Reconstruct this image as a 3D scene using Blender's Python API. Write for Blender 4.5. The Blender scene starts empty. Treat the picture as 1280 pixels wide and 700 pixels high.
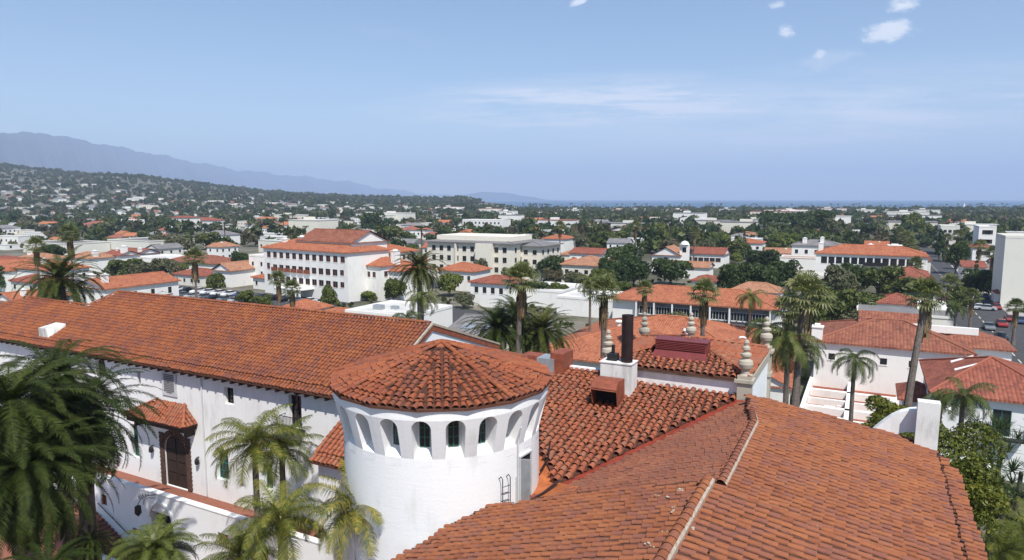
import bpy, math, random
import numpy as np
from mathutils import Vector, Matrix
SC = bpy.context.scene
COL = SC.collection
random.seed(7)
RNG = np.random.default_rng(11)
# ---------------------------------------------------------------- camera frame used for surveying positions
F = 853.3; PITCH = math.radians(6.75); H = 27.0
CP, SP = math.cos(PITCH), math.sin(PITCH)
A = math.radians(27.6)
E1 = (math.cos(A), -math.sin(A)); E2 = (math.sin(A), math.cos(A))      # the street grid of the town
def ray(px, py):
    x = (px-640)/F; u = (350-py)/F
    return (x, CP+u*SP, u*CP-SP)
def at(px, py, z=0.0):
    r = ray(px, py); t = (z-H)/r[2]
    return (r[0]*t, r[1]*t)
def atd(px, py, y):
    r = ray(px, py); t = y/r[1]
    return (r[0]*t, y, H+r[2]*t)
def ab(p): return (p[0]*E1[0]+p[1]*E1[1], p[0]*E2[0]+p[1]*E2[1])
def atab(px, py, z): return ab(at(px, py, z))
def w(a, b, z=0.0): return Vector((a*E1[0]+b*E2[0], a*E1[1]+b*E2[1], z))
def onplane(px, py, ka, kb, c):
    r = ray(px, py); q = (r[0]*E1[0]+r[1]*E1[1], r[0]*E2[0]+r[1]*E2[1], r[2])
    t = (c-H)/(q[2]-ka*q[0]-kb*q[1])
    return (q[0]*t, q[1]*t)
def prj(x, y, z):
    z -= H; d = y*CP-z*SP; u = y*SP+z*CP
    return (640+F*x/d, 350-F*u/d)
# ---------------------------------------------------------------- materials
MATS = {}
def newmat(name):
    m = bpy.data.materials.new(name); m.use_nodes = True
    nt = m.node_tree; nt.nodes.clear()
    MATS[name] = m
    return m, nt
def nd(nt, t, **k):
    n = nt.nodes.new(t)
    for a_, v in k.items():
        if a_.startswith('i_'):
            n.inputs[a_[2:].replace('_', ' ')].default_value = v
        else: setattr(n, a_, v)
    return n
def L(nt, a_, b_): nt.links.new(a_, b_)
def c4(c): return (c[0], c[1], c[2], 1)
def ramp(nt, fac, stops):
    r = nd(nt, 'ShaderNodeValToRGB'); cr = r.color_ramp
    while len(cr.elements) < len(stops): cr.elements.new(0.5)
    for e, (p, c) in zip(cr.elements, stops): e.position = p; e.color = c4(c)
    L(nt, fac, r.inputs[0]); return r.outputs[0]
def mixc(nt, fac, a_, b_, mode='MIX'):
    m = nd(nt, 'ShaderNodeMix', data_type='RGBA', blend_type=mode)
    if isinstance(fac, (int, float)): m.inputs[0].default_value = fac
    else: L(nt, fac, m.inputs[0])
    for s, v in ((6, a_), (7, b_)):
        if isinstance(v, tuple): m.inputs[s].default_value = c4(v)
        else: L(nt, v, m.inputs[s])
    return m.outputs[2]
def coords(nt, kind='Object'):
    return nd(nt, 'ShaderNodeTexCoord').outputs[kind]
def noise(nt, vec, scale, detail=4, rough=.6):
    n = nd(nt, 'ShaderNodeTexNoise'); n.inputs['Scale'].default_value = scale
    n.inputs['Detail'].default_value = detail; n.inputs['Roughness'].default_value = rough
    if vec is not None: L(nt, vec, n.inputs['Vector'])
    return n.outputs[0]
def geo_pos(nt): return nd(nt, 'ShaderNodeNewGeometry').outputs['Position']
def finish(nt, color, rough=.8, bump=None, bstr=.3, bdist=.02, metal=0, spec=.3):
    b = nd(nt, 'ShaderNodeBsdfPrincipled'); o = nd(nt, 'ShaderNodeOutputMaterial')
    if isinstance(color, tuple): b.inputs['Base Color'].default_value = c4(color)
    else: L(nt, color, b.inputs['Base Color'])
    b.inputs['Roughness'].default_value = rough; b.inputs['Metallic'].default_value = metal
    b.inputs['Specular IOR Level'].default_value = spec
    if bump is not None:
        bp = nd(nt, 'ShaderNodeBump'); bp.inputs['Strength'].default_value = bstr; bp.inputs['Distance'].default_value = bdist
        L(nt, bump, bp.inputs['Height']); L(nt, bp.outputs[0], b.inputs['Normal'])
    L(nt, b.outputs[0], o.inputs[0]); return b
def plain(name, c, rough=.7, var=.25, scale=1.5, bump=0, metal=0, spec=.3):
    m, nt = newmat(name); p = geo_pos(nt)
    n = noise(nt, p, scale, 5, .65)
    col = ramp(nt, n, [(.3, tuple(x*(1-var) for x in c)), (.7, tuple(min(1, x*(1+var*.5)) for x in c))])
    finish(nt, col, rough, noise(nt, p, scale*14, 3) if bump else None, bump, .02, metal, spec); return m
def stucco(name, c, dirt=(.45, .42, .38), amt=.35, fine=9):
    m, nt = newmat(name); p = geo_pos(nt)
    mp = nd(nt, 'ShaderNodeMapping'); mp.inputs['Scale'].default_value = (1, 1, .22); L(nt, p, mp.inputs[0])
    streak = noise(nt, mp.outputs[0], 1.6, 6, .7)
    big = noise(nt, p, .35, 3, .5)
    mm = nd(nt, 'ShaderNodeMath', operation='MULTIPLY'); L(nt, streak, mm.inputs[0]); L(nt, big, mm.inputs[1])
    f = nd(nt, 'ShaderNodeMapRange'); f.inputs[1].default_value = .26; f.inputs[2].default_value = .48
    f.inputs[4].default_value = amt; L(nt, mm.outputs[0], f.inputs[0])
    col = mixc(nt, f.outputs[0], c, dirt)
    mp2 = nd(nt, 'ShaderNodeMapping'); mp2.inputs['Scale'].default_value = (.8, .8, 5.5); L(nt, p, mp2.inputs[0])
    hs = nd(nt, 'ShaderNodeMath', operation='MULTIPLY_ADD'); L(nt, noise(nt, mp2.outputs[0], 1.6, 3, .6), hs.inputs[0]); hs.inputs[1].default_value = .6; L(nt, noise(nt, p, fine, 5, .7), hs.inputs[2])
    finish(nt, col, .85, hs.outputs[0], .17, .05, spec=.2); return m
def tilemat(name, stops, patch, patchamt=.6, speck=0.0, grime=(.07, .045, .04), grimeamt=.5):
    """each fired clay tile gets its own colour; patches are areas of darker batches; grime is weathering"""
    m, nt = newmat(name); g = nd(nt, 'ShaderNodeNewGeometry'); rp = g.outputs['Random Per Island']; p = g.outputs['Position']
    n = noise(nt, p, .55, 3, .7)
    sm = nd(nt, 'ShaderNodeMath', operation='MULTIPLY_ADD'); L(nt, rp, sm.inputs[0]); sm.inputs[1].default_value = .55
    n9 = nd(nt, 'ShaderNodeMath', operation='MULTIPLY_ADD'); L(nt, noise(nt, p, 1.1, 4, .7), n9.inputs[0]); n9.inputs[1].default_value = 1.3; n9.inputs[2].default_value = -.42
    L(nt, n9.outputs[0], sm.inputs[2]); base = ramp(nt, sm.outputs[0], stops)
    addn = nd(nt, 'ShaderNodeMath', operation='MULTIPLY_ADD'); L(nt, rp, addn.inputs[0]); addn.inputs[1].default_value = .45; L(nt, n, addn.inputs[2])
    mr = nd(nt, 'ShaderNodeMapRange'); mr.inputs[1].default_value = .68; mr.inputs[2].default_value = .92; mr.inputs[4].default_value = patchamt
    L(nt, addn.outputs[0], mr.inputs[0])
    c = mixc(nt, mr.outputs[0], base, patch)
    gr = noise(nt, p, 3.5, 6, .75)
    mr2 = nd(nt, 'ShaderNodeMapRange'); mr2.inputs[1].default_value = .52; mr2.inputs[2].default_value = .75; mr2.inputs[4].default_value = grimeamt
    L(nt, gr, mr2.inputs[0]); c = mixc(nt, mr2.outputs[0], c, grime)
    if speck:
        sn = noise(nt, p, 7, 2, .5)
        mr3 = nd(nt, 'ShaderNodeMapRange'); mr3.inputs[1].default_value = .72; mr3.inputs[2].default_value = .75; mr3.inputs[4].default_value = speck
        L(nt, sn, mr3.inputs[0]); c = mixc(nt, mr3.outputs[0], c, (.62, .55, .45))
    finish(nt, c, .8, noise(nt, p, 25, 3), .3, .01, spec=.2); return m
def farroof(name, c1, c2, c3, pitch=.36):
    """clay tile roof from its UVs in metres: barrel columns, courses, one colour per tile"""
    m, nt = newmat(name); uv = coords(nt, 'UV')
    sep = nd(nt, 'ShaderNodeSeparateXYZ'); L(nt, uv, sep.inputs[0])
    du = nd(nt, 'ShaderNodeMath', operation='DIVIDE'); L(nt, sep.outputs[0], du.inputs[0]); du.inputs[1].default_value = pitch
    dv = nd(nt, 'ShaderNodeMath', operation='DIVIDE'); L(nt, sep.outputs[1], dv.inputs[0]); dv.inputs[1].default_value = .4
    fu = nd(nt, 'ShaderNodeMath', operation='FLOOR'); L(nt, du.outputs[0], fu.inputs[0])
    fv = nd(nt, 'ShaderNodeMath', operation='FLOOR'); L(nt, dv.outputs[0], fv.inputs[0])
    cx = nd(nt, 'ShaderNodeCombineXYZ'); L(nt, fu.outputs[0], cx.inputs[0]); L(nt, fv.outputs[0], cx.inputs[1])
    wn = nd(nt, 'ShaderNodeTexWhiteNoise', noise_dimensions='2D'); L(nt, cx.outputs[0], wn.inputs['Vector'])
    big = noise(nt, uv, .25, 5, .65)
    ad = nd(nt, 'ShaderNodeMath', operation='MULTIPLY_ADD'); L(nt, wn.outputs[0], ad.inputs[0]); ad.inputs[1].default_value = .5; 
    hb = nd(nt, 'ShaderNodeMath', operation='MULTIPLY_ADD'); L(nt, big, hb.inputs[0]); hb.inputs[1].default_value = 1.2; hb.inputs[2].default_value = -.35
    L(nt, hb.outputs[0], ad.inputs[2])
    c = ramp(nt, ad.outputs[0], [(.15, c3), (.45, c1), (.85, c2)])
    fr = nd(nt, 'ShaderNodeMath', operation='FRACT'); L(nt, du.outputs[0], fr.inputs[0])
    sn = nd(nt, 'ShaderNodeMath', operation='PINGPONG'); L(nt, du.outputs[0], sn.inputs[0]); sn.inputs[1].default_value = .5
    s2 = nd(nt, 'ShaderNodeMath', operation='SQRT'); L(nt, sn.outputs[0], s2.inputs[0])
    frv = nd(nt, 'ShaderNodeMath', operation='FRACT'); L(nt, dv.outputs[0], frv.inputs[0])
    hgt = nd(nt, 'ShaderNodeMath', operation='MULTIPLY_ADD'); L(nt, frv.outputs[0], hgt.inputs[0]); hgt.inputs[1].default_value = -.25; L(nt, s2.outputs[0], hgt.inputs[2])
    finish(nt, c, .85, hgt.outputs[0], .9, .12, spec=.15); return m
def leafmat(name, stops, trans=.25, rough=.55, spec=.3, nscale=.35):
    m, nt = newmat(name); g = nd(nt, 'ShaderNodeNewGeometry')
    oi = nd(nt, 'ShaderNodeObjectInfo').outputs['Random']
    n = noise(nt, g.outputs['Position'], nscale, 3)
    a1 = nd(nt, 'ShaderNodeMath', operation='MULTIPLY_ADD'); L(nt, g.outputs['Random Per Island'], a1.inputs[0]); a1.inputs[1].default_value = .55
    a2 = nd(nt, 'ShaderNodeMath', operation='MULTIPLY_ADD'); L(nt, oi, a2.inputs[0]); a2.inputs[1].default_value = .35; 
    a3 = nd(nt, 'ShaderNodeMath', operation='MULTIPLY_ADD'); L(nt, n, a3.inputs[0]); a3.inputs[1].default_value = .5; a3.inputs[2].default_value = -.2
    L(nt, a3.outputs[0], a2.inputs[2]); L(nt, a2.outputs[0], a1.inputs[2])
    c = ramp(nt, a1.outputs[0], stops)
    b = nd(nt, 'ShaderNodeBsdfPrincipled'); L(nt, c, b.inputs['Base Color']); b.inputs['Roughness'].default_value = rough; b.inputs['Specular IOR Level'].default_value = spec
    t = nd(nt, 'ShaderNodeBsdfTranslucent'); L(nt, mixc(nt, .5, c, (.12, .16, .02)), t.inputs[0])
    mx = nd(nt, 'ShaderNodeMixShader'); mx.inputs[0].default_value = trans
    L(nt, b.outputs[0], mx.inputs[1]); L(nt, t.outputs[0], mx.inputs[2])
    o = nd(nt, 'ShaderNodeOutputMaterial'); L(nt, mx.outputs[0], o.inputs[0]); return m
WHITE = stucco('white_stucco', (.79, .79, .78), (.48, .46, .42), .5)
WHITEF = stucco('white_wall_far', (.80, .785, .745), (.52, .48, .42), .45, 2)
CREAM = stucco('cream_wall', (.72, .68, .58), (.5, .46, .38), .3, 2)
BEIGE = stucco('beige_wall', (.68, .66, .59), (.5, .47, .42), .2, 2)
OLDWHITE = stucco('stained_white', (.70, .69, .66), (.22, .20, .17), .9)
STONE = stucco('weathered_stone', (.40, .36, .29), (.10, .09, .075), .9, 6)
BRICK = None
T_WING = tilemat('clay_tile_wing', [(0, (.16, .052, .028)), (.35, (.25, .079, .034)), (.75, (.35, .122, .045)), (1, (.48, .20, .075))], (.12, .045, .045), .75, grimeamt=.4)
T_NEW = tilemat('clay_tile_smooth', [(0, (.17, .060, .034)), (.3, (.26, .090, .041)), (.7, (.35, .130, .053)), (1, (.46, .20, .085))], (.17, .066, .055), .75, .12, grimeamt=.5)
T_DULL = tilemat('clay_tile_dull', [(0, (.15, .062, .042)), (.4, (.24, .088, .052)), (.8, (.32, .13, .068)), (1, (.38, .18, .10))], (.15, .066, .055), .6, .1, grimeamt=.5)
T_OLD = tilemat('clay_tile_old', [(0, (.20, .062, .036)), (.4, (.31, .095, .048)), (.8, (.40, .135, .064)), (1, (.48, .24, .13))], (.20, .10, .07), .6, .5, grime=(.09, .06, .045), grimeamt=.7)
T_TUR = tilemat('clay_tile_turret', [(0, (.18, .052, .030)), (.4, (.28, .084, .038)), (.8, (.37, .125, .05)), (1, (.46, .20, .095))], (.11, .042, .04), .65, grimeamt=.7)
F_OR = farroof('far_roof_orange', (.36, .125, .066), (.44, .17, .09), (.25, .085, .05))
F_RED = farroof('far_roof_red', (.25, .082, .055), (.33, .12, .075), (.17, .06, .045))
F_RUST = farroof('far_roof_rust', (.24, .088, .056), (.31, .13, .08), (.15, .06, .045), .42)
F_TAN = farroof('far_roof_tan', (.37, .18, .105), (.44, .24, .15), (.25, .12, .08))
F_GREY = plain('grey_roof', (.20, .19, .19), .85, .3, .4)
F_FLAT = plain('pale_flat_roof', (.58, .57, .54), .9, .25, .3)
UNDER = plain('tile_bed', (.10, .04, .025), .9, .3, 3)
PAN = plain('groove_shade_clay', (.10, .04, .026), .9, .5, 2.2)  # pan clay coloured dark to paint the shade in channels between covers
REDFLASH = plain('red_flashing', (.30, .055, .03), .6, .35, 2)
ORFLASH = plain('orange_membrane', (.42, .13, .045), .7, .35, 1.2)
MORTAR = plain('mortar', (.40, .33, .26), .9, .4, 6)
GLASS = plain('dark_glass', (.02, .026, .03), .12, .3, 2, spec=.6)
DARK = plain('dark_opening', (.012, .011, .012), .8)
WOODD = plain('dark_timber', (.04, .024, .018), .7, .4, 5)
GREENP = plain('green_paint', (.03, .16, .12), .5, .2, 4)
IRON = plain('black_iron', (.02, .02, .02), .5, .2, 5)
PIPE = plain('rusty_black_pipe', (.035, .022, .022), .45, .5, 2, metal=.3)
RUST = plain('rust_metal', (.26, .075, .04), .6, .4, 2.5)
MAROON = plain('maroon_metal', (.17, .035, .035), .45, .2, 2)
ZINC = plain('zinc_metal', (.42, .45, .47), .4, .25, 2, metal=.5)
GREYW = plain('grey_white_paint', (.55, .56, .56), .7, .15, 1)
TRUNKM = plain('bark', (.13, .10, .08), .9, .5, 3, .5)
PTRUNK = plain('palm_bark', (.16, .13, .11), .9, .45, 4, .6)
DEADF = leafmat('dead_fronds', [(0, (.10, .06, .03)), (.5, (.20, .13, .07)), (1, (.34, .25, .14))], .1, .8, .1)
L_TREE = leafmat('tree_leaves', [(0, (.026, .042, .009)), (.4, (.064, .086, .018)), (.75, (.12, .14, .03)), (1, (.19, .19, .05))])
L_BROWN = leafmat('brownish_leaves', [(0, (.05, .045, .025)), (.5, (.11, .095, .05)), (1, (.20, .17, .09))])
L_DARK = leafmat('dark_leaves', [(0, (.014, .032, .009)), (.5, (.036, .064, .016)), (1, (.085, .12, .03))])
L_BRITE = leafmat('bright_leaves', [(0, (.045, .075, .01)), (.5, (.095, .13, .02)), (1, (.18, .19, .035))])
L_MAG = leafmat('magnolia_leaves', [(0, (.03, .045, .006)), (.5, (.10, .115, .012)), (.85, (.20, .19, .025)), (1, (.30, .25, .05))], .2, .5, .25)
L_PYG = leafmat('pygmy_fronds', [(0, (.05, .07, .012)), (.5, (.13, .15, .028)), (.85, (.24, .23, .05)), (1, (.32, .25, .07))], .25, .45, .4)
L_OLIVE = leafmat('olive_leaves', [(0, (.05, .056, .028)), (.5, (.115, .12, .06)), (1, (.22, .21, .11))])
L_DATE = leafmat('date_fronds', [(0, (.011, .021, .004)), (.5, (.030, .044, .009)), (.85, (.060, .072, .015)), (1, (.15, .11, .03))], .12, .6, .1)
L_KENT = leafmat('feather_fronds', [(0, (.026, .044, .008)), (.4, (.075, .098, .018)), (.65, (.17, .175, .03)), (.85, (.34, .27, .045)), (1, (.48, .33, .07))], .25, .5, .2)
L_FAN = leafmat('fan_fronds', [(0, (.05, .065, .02)), (.45, (.13, .15, .05)), (.8, (.24, .24, .10)), (1, (.36, .31, .16))], .3, .5, .3)
ASPH = plain('asphalt', (.065, .065, .068), .9, .25, .6)
CONC = plain('pavement_concrete', (.38, .36, .33), .9, .25, .7)
def mk_brick():
    m, nt = newmat('brick_floor'); p = coords(nt, 'Object')
    b = nd(nt, 'ShaderNodeTexBrick'); b.inputs['Scale'].default_value = 1; b.inputs['Brick Width'].default_value = .3; b.inputs['Row Height'].default_value = .15
    b.inputs['Mortar Size'].default_value = .012; b.inputs['Color1'].default_value = c4((.30, .095, .055)); b.inputs['Color2'].default_value = c4((.20, .065, .045)); b.inputs['Mortar'].default_value = c4((.16, .11, .09))
    L(nt, p, b.inputs[0]); n = noise(nt, p, 1.2, 5)
    finish(nt, mixc(nt, n, b.outputs[0], (.22, .09, .06)), .85); return m
BRICK = mk_brick()
# ---------------------------------------------------------------- mesh helpers
class MB:
    def __init__(s): s.v = []; s.f = []; s.m = []; s.uv = None
    def add(s, vs, fs, mi=0):
        o = len(s.v); s.v += [tuple(x) for x in vs]
        for f in fs: s.f.append(tuple(i+o for i in f)); s.m.append(mi)
        return s
    def box(s, x0, x1, y0, y1, z0, z1, mi=0):
        return s.add([(x0,y0,z0),(x1,y0,z0),(x1,y1,z0),(x0,y1,z0),(x0,y0,z1),(x1,y0,z1),(x1,y1,z1),(x0,y1,z1)],
              [(0,3,2,1),(4,5,6,7),(0,1,5,4),(1,2,6,5),(2,3,7,6),(3,0,4,7)], mi)
    def tube(s, p0, p1, r0, r1=None, n=8, mi=0, caps=True):
        r1 = r0 if r1 is None else r1
        p0, p1 = Vector(p0), Vector(p1); d = (p1-p0).normalized(); x = d.orthogonal().normalized(); y = d.cross(x)
        vs = []
        for p, r in ((p0, r0), (p1, r1)):
            for i in range(n):
                t = 2*math.pi*i/n; vs.append(p+x*(r*math.cos(t))+y*(r*math.sin(t)))
        fs = [(i, (i+1)%n, n+(i+1)%n, n+i) for i in range(n)]
        if caps: fs += [tuple(range(n))[::-1], tuple(range(n, 2*n))]
        return s.add(vs, fs, mi)
    def path(s, pts, rs, n=7, mi=0):
        pts = [Vector(p) for p in pts]; vs = []; x = None
        for k, p in enumerate(pts):
            d = (pts[min(k+1, len(pts)-1)]-pts[max(k-1, 0)]).normalized()
            x = d.orthogonal().normalized() if x is None else (x-d*x.dot(d)).normalized()
            y = d.cross(x)
            for i in range(n):
                t = 2*math.pi*i/n; vs.append(p+x*(rs[k]*math.cos(t))+y*(rs[k]*math.sin(t)))
        fs = [(k*n+i, k*n+(i+1)%n, (k+1)*n+(i+1)%n, (k+1)*n+i) for k in range(len(pts)-1) for i in range(n)]
        fs += [tuple(range(n))[::-1], tuple(range((len(pts)-1)*n, len(pts)*n))]
        return s.add(vs, fs, mi)
    def lathe(s, prof, n=20, c=(0, 0), mi=0):
        vs = []
        for r, z in prof:
            for i in range(n):
                t = 2*math.pi*i/n; vs.append((c[0]+r*math.cos(t), c[1]+r*math.sin(t), z))
        fs = [(k*n+i, k*n+(i+1)%n, (k+1)*n+(i+1)%n, (k+1)*n+i) for k in range(len(prof)-1) for i in range(n)]
        fs += [tuple(range(n))[::-1], tuple(range((len(prof)-1)*n, len(prof)*n))]
        return s.add(vs, fs, mi)
    def build(s, name, mats, parent=None, smooth=False):
        me = bpy.data.meshes.new(name); me.from_pydata(s.v, [], s.f)
        if not isinstance(mats, (list, tuple)): mats = [mats]
        for m in mats: me.materials.append(m)
        if len(mats) > 1: me.polygons.foreach_set('material_index', s.m)
        if s.uv is not None:
            ul = me.uv_layers.new(name='UVMap'); flat = []
            for f in s.uv:
                for u in f: flat += [u[0], u[1]]
            ul.data.foreach_set('uv', flat)
        if smooth: me.polygons.foreach_set('use_smooth', [True]*len(me.polygons))
        me.update()
        return link(name, me, parent)
def link(name, me, parent=None):
    o = bpy.data.objects.new(name, me); COL.objects.link(o)
    if parent is not None: o.parent = parent
    return o
def quadmesh(name, V, mats, parent=None, mi=None, smooth=False, k=4):
    """V: (n*k, 3) array, every k vertices one face"""
    V = np.asarray(V, dtype=np.float32).reshape(-1, 3); n = len(V)//k
    me = bpy.data.meshes.new(name); me.vertices.add(n*k); me.vertices.foreach_set('co', V.ravel())
    me.loops.add(n*k); me.loops.foreach_set('vertex_index', np.arange(n*k, dtype=np.int32))
    me.polygons.add(n); me.polygons.foreach_set('loop_start', np.arange(0, n*k, k, dtype=np.int32)); me.polygons.foreach_set('loop_total', np.full(n, k, dtype=np.int32))
    if not isinstance(mats, (list, tuple)): mats = [mats]
    for m in mats: me.materials.append(m)
    if mi is not None: me.polygons.foreach_set('material_index', np.asarray(mi, dtype=np.int32))
    me.update(calc_edges=True); me.validate()
    if name is None: return me
    return link(name, me, parent) if parent is not False else me
def idxmesh(name, V, Fq, mats, mi=None, parent=False):
    V = np.asarray(V, dtype=np.float32); Fq = np.asarray(Fq, dtype=np.int32); n, k = Fq.shape
    me = bpy.data.meshes.new(name); me.vertices.add(len(V)); me.vertices.foreach_set('co', V.ravel())
    me.loops.add(n*k); me.loops.foreach_set('vertex_index', Fq.ravel())
    me.polygons.add(n); me.polygons.foreach_set('loop_start', np.arange(0, n*k, k, dtype=np.int32)); me.polygons.foreach_set('loop_total', np.full(n, k, dtype=np.int32))
    if not isinstance(mats, (list, tuple)): mats = [mats]
    for m in mats: me.materials.append(m)
    if mi is not None: me.polygons.foreach_set('material_index', np.asarray(mi, dtype=np.int32))
    me.update(calc_edges=True)
    return me if parent is False else link(name, me, parent)
def tag(o, label=None, cat=None, group=None, kind=None):
    if label: o['label'] = label
    if cat: o['category'] = cat
    if group: o['group'] = group
    if kind: o['kind'] = kind
    return o
def empty(name, loc=(0, 0, 0), rz=0.0):
    o = bpy.data.objects.new(name, None); COL.objects.link(o); o.location = loc; o.rotation_euler = (0, 0, rz); o.empty_display_size = .5
    return o
def copy_thing(root, loc, rz=None, sc=None):
    r = root.copy(); COL.objects.link(r); r.location = loc
    if rz is not None: r.rotation_euler = (0, 0, rz)
    if sc is not None: r.scale = (sc, sc, sc) if isinstance(sc, (int, float)) else sc
    for ch in list(root.children):
        c = ch.copy(); COL.objects.link(c); c.parent = r
        for g in list(ch.children):
            d = g.copy(); COL.objects.link(d); d.parent = c
    return r
# ---------------------------------------------------------------- clay tiles
def pip(x, y, P):
    n = len(P); c = False; j = n-1
    for i in range(n):
        if (P[i][1] > y) != (P[j][1] > y) and x < (P[j][0]-P[i][0])*(y-P[i][1])/(P[j][1]-P[i][1])+P[i][0]: c = not c
        j = i
    return c
def tiles(O, U, V, poly, pitch=.34, expo=.36, rr=.385, seg=6, off=0.0, stagger=0, jit=.012, skip=0.0, bed=True, start=None, ht=.98):
    """geometry of a tiled slope: poly in (u along eave, v up slope). Returns (verts, faces) for the tiles and the bed polygon"""
    O, U, V = Vector(O), Vector(U).normalized(), Vector(V).normalized(); N = U.cross(V).normalized()
    if N.z < 0: N = -N
    us = [p[0] for p in poly]; vs = [p[1] for p in poly]
    r = pitch*rr; Ln = expo*1.22
    vt = []; ft = []; isp = []; ncov = isp
    n0 = int(math.floor(min(us)/pitch)); n1 = int(math.ceil(max(us)/pitch)); m0 = (min(vs) if start is None else start); mN = int((max(vs)-m0)/expo)+2
    On, Un, Vn, Nn = (np.array(t) for t in (O, U, V, N))
    ang = np.linspace(0, math.pi, seg+1)
    for i in range(n0, n1+1):
        u = (i+.5)*pitch; ph = random.uniform(-1, 1)*stagger*expo
        for j in range(-1, mN):
            v = m0+j*expo+ph
            uc, vc = u, v+expo*.5
            if not pip(uc, vc, poly): 
                continue
            if skip and random.random() < skip: continue
            ju = random.gauss(0, jit); jv = random.gauss(0, jit*1.5); jn = random.gauss(0, jit*.4)
            tw = random.gauss(0, jit*.8)
            o = len(vt)
            rl, ru = r*random.uniform(.97, 1.04), r*.80
            for (vv, rad, hh, uo) in ((v+jv, rl, off+.030+jn, ju), (v+jv+Ln, ru, off-.004+jn, ju+tw)):
                for a_ in ang:
                    vt.append(On+Un*(u+uo-rad*math.cos(a_))+Vn*vv+Nn*(hh+rad*ht*math.sin(a_)))
            for k in range(seg): ft.append((o+k, o+k+1, o+seg+2+k, o+seg+1+k)); isp.append(0)
        # concave pan between covers
        u2 = (i+1)*pitch
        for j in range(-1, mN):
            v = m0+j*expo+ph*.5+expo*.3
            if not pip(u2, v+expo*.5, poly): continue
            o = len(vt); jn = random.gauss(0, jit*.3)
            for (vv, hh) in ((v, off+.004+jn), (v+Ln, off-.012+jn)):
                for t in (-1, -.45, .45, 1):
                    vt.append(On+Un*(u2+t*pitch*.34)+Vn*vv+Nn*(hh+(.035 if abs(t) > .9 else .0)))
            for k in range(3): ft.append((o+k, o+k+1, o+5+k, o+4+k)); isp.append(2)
    bedp = [O+U*p[0]+V*p[1]+N*(off-.015) for p in poly]
    return vt, ft, bedp, ncov
def tiled_roof(name, parts, mat, parent, thick=.12, under=UNDER, bedmat=None):
    """parts: list of dicts for tiles(); one mesh of tiles with their bed slab"""
    allv, allf, mi = [], [], []
    for p in parts:
        vt, ft, bed, isp = tiles(**p)
        o = len(allv); allv += vt; allf += [tuple(i+o for i in f) for f in ft]; mi += isp
        o = len(allv); n = len(bed)
        allv += [tuple(b) for b in bed]+[tuple(b-Vector((0, 0, thick))) for b in bed]
        fs = [tuple(o+i for i in range(n)), tuple(o+n+i for i in range(n))[::-1]]+[(o+i, o+(i+1)%n, o+n+(i+1)%n, o+n+i) for i in range(n)]
        allf += fs; mi += [1]*len(fs)
    me = bpy.data.meshes.new(name); me.from_pydata([tuple(map(float, v)) for v in allv], [], allf)
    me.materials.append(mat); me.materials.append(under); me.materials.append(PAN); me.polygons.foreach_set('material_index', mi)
    me.update(); return link(name, me, parent)
def ridge_caps(pts, r=.13, expo=.38, mortar_side=0, seg=8, mb=None, up=.13):
    mb = mb or MB()
    for a_, b_ in zip(pts[:-1], pts[1:]):
        a_, b_ = Vector(a_), Vector(b_); d = (b_-a_); Ln = d.length; d.normalize(); s = d.cross(Vector((0, 0, 1))).normalized(); nn = s.cross(d)
        k = max(1, int(Ln/expo)); ex = Ln/k
        for i in range(k):
            vs = []
            js = random.gauss(0, .008)
            for (t, rad, h) in ((i*ex-.02, r*1.03, up+.012), (i*ex+ex*1.05, r*.92, up)):
                for q in range(seg+1):
                    an = math.pi*q/seg
                    vs.append(a_+d*t+s*(js-rad*math.cos(an))+nn*(h+rad*.95*math.sin(an)-.03))
            mb.add(vs, [(q, q+1, seg+2+q, seg+1+q) for q in range(seg)])
        if mortar_side:
            q = s*(mortar_side*r)
            vs = [a_+q*.9+nn*(up+.05), b_+q*.9+nn*(up+.05), b_+q*1.28+nn*(up-.02), a_+q*1.28+nn*(up-.02)]
            vs2 = [v-nn*.2 for v in vs]
            mb.add(vs+vs2, [(0,1,2,3),(4,7,6,5),(3,2,6,7)], 1)
    return mb
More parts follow.
